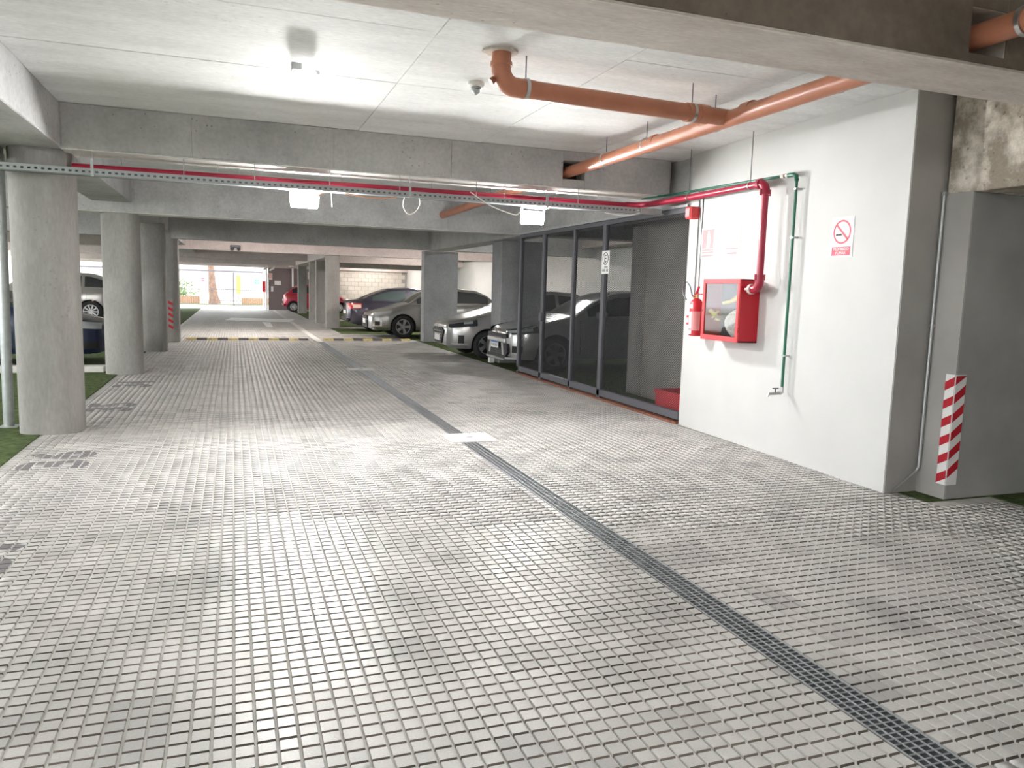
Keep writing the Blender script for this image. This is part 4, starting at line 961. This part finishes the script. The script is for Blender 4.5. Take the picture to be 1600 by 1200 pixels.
car('dark blue car facing the driveway behind the nearest column', 'paint_navy', (-2.02, 15.15, .004), PI, L=4.4, Wd=1.8, H=1.42, nz=.72, hz=.98, belt=.96, dz=1.0, xa=1.3, xb=2.1, xc=3.2, xd=4.0, R=.33, fa=.88, front='audi', pillars=(2.6,), style=10)
car('tall silver grey SUV seen between the first two columns', 'paint_suv', (-8.2, 30.0, .004), 0, L=4.6, Wd=1.86, H=1.66, nz=.9, hz=1.14, belt=1.10, dz=1.14, xa=1.25, xb=1.95, xc=3.7, xd=4.45, R=.36, fa=.9, ra=3.68, kind='suv', front='plain', sill=.28, pillars=(2.6, 3.45), style=10)

p = onz(768.5, 566.5, .004); tag(MB().cbox(p.x-.05, p.x+.05, p.y, p.y+.1, .004, .105, .006).build('concrete_block', 'paint_white'), 'small white block on the turf at the bumper of the plated silver sedan', 'block')
# motorbike by the block wall
mk = thing('motorbike', (8.0, 41.5, 0), 'motorbike with blue cover parked by the block wall', 'motorbike')
for x in (7.4, 8.7): MB().lathe([(.22, -.05), (.30, -.05), (.31, 0), (.30, .05), (.22, .05), (.22, -.05)], (x, 41.5, .31), 'y', 20, False).build('wheel', 'rubber', mk)
MB().tube([(7.4, 41.5, .31), (7.55, 41.5, .85), (7.6, 41.5, 1.05)], .03, 8).tube([(7.6, 41.2, 1.12), (7.62, 41.5, 1.05), (7.6, 41.8, 1.12)], .02, 8).tube([(7.55, 41.5, .75), (8.1, 41.5, .45), (8.7, 41.5, .31)], .04, 8).build('frame', 'dark_metal', mk)
MB().cbox(7.65, 8.1, 41.36, 41.64, .72, .95, .06).build('tank', 'blue_cloth', mk); MB().cbox(8.1, 8.8, 41.38, 41.62, .72, .84, .04).build('seat', 'black', mk); MB().cbox(7.85, 8.25, 41.3, 41.7, .3, .65, .05).build('engine', 'galv', mk)

# ------------------------------------------------------------------ details near the exit
el = thing('emergency_light', (.1, 26.86, 2.55), 'small black twin emergency light on the pinkish beam', 'light')
c_ = ony(368, 386, 26.85)
MB().cbox(c_.x-.16, c_.x+.16, 26.80, 26.89, c_.z-.02, c_.z+.06, .01).build('case', 'grate', el)
for d in (-.1, .1): MB().lathe([(.05, 26.76), (.06, 26.80), (.05, 26.82)], (c_.x+d, 0, c_.z-.06), 'y', 14).build('lamp_head', 'black', el)
def board(name, px0, px1, py0, py1, Y, label, m, ringm=None):
    a, b = ony(px0, py1, Y), ony(px1, py0, Y); t = thing(name, ((a.x+b.x)/2, Y, a.z), label, 'sign')
    MB().box(a.x, b.x, Y-.012, Y, a.z, b.z).build('board', m, t)
    if ringm:
        r = (b.x-a.x)*.38; MB().ring(((a.x+b.x)/2, a.z+(b.z-a.z)*.58), r*.75, r, Y-.016, Y-.012, 'y', 20).build('ring', ringm, t)
    return t
board('warning_sign', 418.5, 425.5, 427, 437, 45.89, 'small pale sign with red ring on the brown exit wall', 'pale_sign', 'red_sign')
board('notice_board', 429, 439, 439, 445, 45.89, 'white notice plate on the brown exit wall', 'white_sign')
board('notice_board', 423.5, 427, 447.5, 455.5, 45.89, 'narrow white plate low on the brown exit wall', 'white_sign')
board('notice_board', 466, 471, 430, 438, 45.89, 'white plate on the brown wall beside the farthest column', 'white_sign')
for pxa, pxb, pya, pyb, lb in ((481, 489, 425, 436, 'white bay sign between the two farthest square columns'), (638, 647, 415, 430, 'white ringed sign above the silver hatchback')):
    if pxa < 600:
        t_ = board('bay_sign', pxa, pxb, pya, pyb, 42.2, lb, 'white_sign'); MB().tube([(ony(pxa+4, 425, 42.25).x, 42.25, .0), (ony(pxa+4, 425, 42.25).x, 42.25, 2.5)], .03, 8).build('post', 'white_plastic', t_)
    else:
        t_ = board('bay_sign', pxa, pxb, pya, pyb, 45.9825, lb, 'white_sign', 'grate')
for px, lb in ((416.5, 'slim white pipe post on the corner of the brown exit wall'), (457.5, 'white downpipe on the brown exit wall')):
    p = ony(px, 450, 45.85); tag(MB().tube([(p.x, 45.85, 0), (p.x, 45.85, 2.36)], .05, 10).build('white_pipe', 'white_plastic', smooth=True), lb, 'pipe')
p = ony(412.5, 440, 46.3); gb = thing('barrier_post', (p.x, 46.35, 0), 'slim white post with red box beside the exit pillar', 'post')
MB().box(p.x-.03, p.x+.03, 46.3, 46.4, -.01, 1.0).build('foot', 'white_plastic', gb); MB().cbox(p.x-.09, p.x+.09, 46.25, 46.45, 1.0, 1.6, .02).build('red_box', 'red_box', gb)
tag(MB().cbox(1.62, 1.84, 47.5, 47.9, 0, 2.9, .02).build('gate_pillar', 'conc_pink'), 'pinkish concrete pillar at the right of the exit gate', 'pillar')
for i, (px, py) in enumerate(((418, 418), (428, 419))):
    p = ony(px, py, 45.3); t = thing('security_camera', p, ('white security camera near the exit, left one', 'white security camera near the exit, right one')[i], 'camera')
    MB().tube([p, p+Vector((-.22, -.25, -.12))], .05, 10).build('camera_body', 'white_plastic', t); MB().tube([p, (p.x+.03, 45.81, 2.45)], .02, 8).build('arm', 'white_plastic', t)

# ------------------------------------------------------------------ outside
struct(MB().box(-30, 30, 46.2, 54, -.3, -.01), 'pavement', 'pavement', 'bright pavement outside the exit', 'pavement')
struct(MB().box(-60, 60, 54, 58, -.3, .0), 'verge', 'verge', 'sunlit grass verge beyond the gate', 'verge')
struct(MB().box(-60, 60, 58, 90, -.3, -.05), 'street', 'pavement', 'pale street beyond the verge', 'street')
gt = thing('exit_gate', (-1, 52, 0), 'tall bar gate across the exit in daylight', 'gate')
bm_ = None
for k in range(84):
    x = -8.6+.125*k
    if bm_ is None:
        o = MB().box(-.011, .011, -.011, .011, .08, 2.15); o = o.build('gate_bar', 'gate_metal', gt, origin=None); o.data.transform(Matrix.Translation(ORG[gt])); bm_ = o.data
    else:
        o = bpy.data.objects.new('gate_bar', bm_); COL.objects.link(o); o.parent = gt
    o.location = (x-ORG[gt].x, 0, 0)
for z, h in ((.06, .05), (1.0, .04), (2.12, .10)): MB().box(-8.7, 1.85, 51.97, 52.03, z, z+h).build('gate_rail', 'gate_metal', gt)
for x in (-6, 0.0): MB().box(x-.05, x+.05, 51.95, 52.05, 0, 2.1).build('gate_post', 'gate_metal', gt)
p = ony(317, 437, 51.9); ne = thing('no_entry_sign', (p.x, 51.9, p.z-.14), 'round red no entry sign on the bar gate', 'sign')
MB().lathe([(.14, 51.945), (.14, 51.969)], (p.x, 0, p.z), 'y', 24).build('disc', 'red_sign', ne); MB().box(p.x-.1, p.x+.1, 51.935, 51.945, p.z-.022, p.z+.022).build('bar', 'white_sign', ne)
p = ony(402, 440, 51.9); gs = thing('green_sign', (p.x, 51.9, p.z-.14), 'small green sign on the gate near the pillar', 'sign')
MB().box(p.x-.14, p.x+.14, 51.945, 51.969, p.z-.14, p.z+.14).build('board', 'green_sign', gs); MB().box(p.x-.09, p.x+.09, 51.938, 51.945, p.z-.05, p.z+.05).build('symbol', 'white_sign', gs)
tr = thing('tree', (-1.45, 56, 0), 'street tree with thick leaning trunk beyond the gate', 'tree')
MB().tube([(-1.2, 56, 0), (-1.27, 56, .5), (-1.36, 56, 1.4), (-1.42, 56, 2.6), (-1.5, 56.2, 4.2)], [.42, .30, .23, .2, .16], 12).build('trunk', 'bark', tr, smooth=True)
lf = MB()
for k in range(900):
    a, b, r = random.uniform(0, 6.28), random.uniform(-.6, 1.4), random.uniform(.6, 1.9); c = Vector((-1.7+r*math.cos(a)*math.cos(b), 56.2+r*math.sin(a)*math.cos(b), 4.9+r*math.sin(b)))
    u = Vector((random.uniform(-1, 1), random.uniform(-1, 1), random.uniform(-1, 1))).normalized()*.16; w = u.orthogonal().normalized()*.09
    lf.add([c-u, c+w, c+u, c-w], [(0, 1, 2, 3)])
o = lf.build('foliage', 'leaf', tr); o['kind'] = 'stuff'
yp = thing('yellow_post', (.31, 54.2, 0), 'yellow post on a grey foot beyond the gate', 'post')
MB().cbox(.17, .45, 54.1, 54.3, .75, 1.95, .03).build('yellow_head', 'yellow_tool', yp); MB().cbox(.22, .40, 54.12, 54.28, 0, .75, .01).build('foot', 'galv', yp)
hs_ = thing('house', (-2, 68, 0), 'long pale house across the street', 'building')
MB().box(-30, 25, 68, 76, 0, 3.6).build('wall', 'house', hs_); MB().box(-30.4, 25.4, 67.6, 76, 3.6, 3.8).build('eaves', 'house_trim', hs_)
for x in (-9, -5.2, -.6, 2.6, 6):
    f_ = MB().box(x, x+1.4, 67.94, 68, .9, 2.3).build('window', 'house_trim', hs_); MB().box(x+.08, x+1.32, 67.92, 67.94, .98, 2.22).build('pane', 'house', f_)
MB().box(-3.2, -1.4, 67.94, 68, 0, 2.2).build('garage_door', 'white_plastic', hs_)
tag(MB().cbox(-12, -2.2, 57.2, 57.45, 0, .5, .02).build('garden_wall', 'brick_low'), 'low orange brick wall left of the tree', 'wall'); tag(MB().cbox(.5, 6, 57.2, 57.45, 0, .45, .02).build('garden_wall', 'brick_low'), 'low orange brick wall behind the yellow post', 'wall')
bu = MB()
for k in range(700):
    c = Vector((random.gauss(-4.0, .7), 59+random.gauss(0, .3), abs(random.gauss(.6, .45)))); u = Vector((random.uniform(-1, 1), random.uniform(-1, 1), random.uniform(-1, 1))).normalized()*.13; w = u.orthogonal().normalized()*.07
    bu.add([c-u, c+w, c+u, c-w], [(0, 1, 2, 3)])
tag(bu.build('bush', 'leaf'), 'pale green bush behind the low brick wall', 'bush')
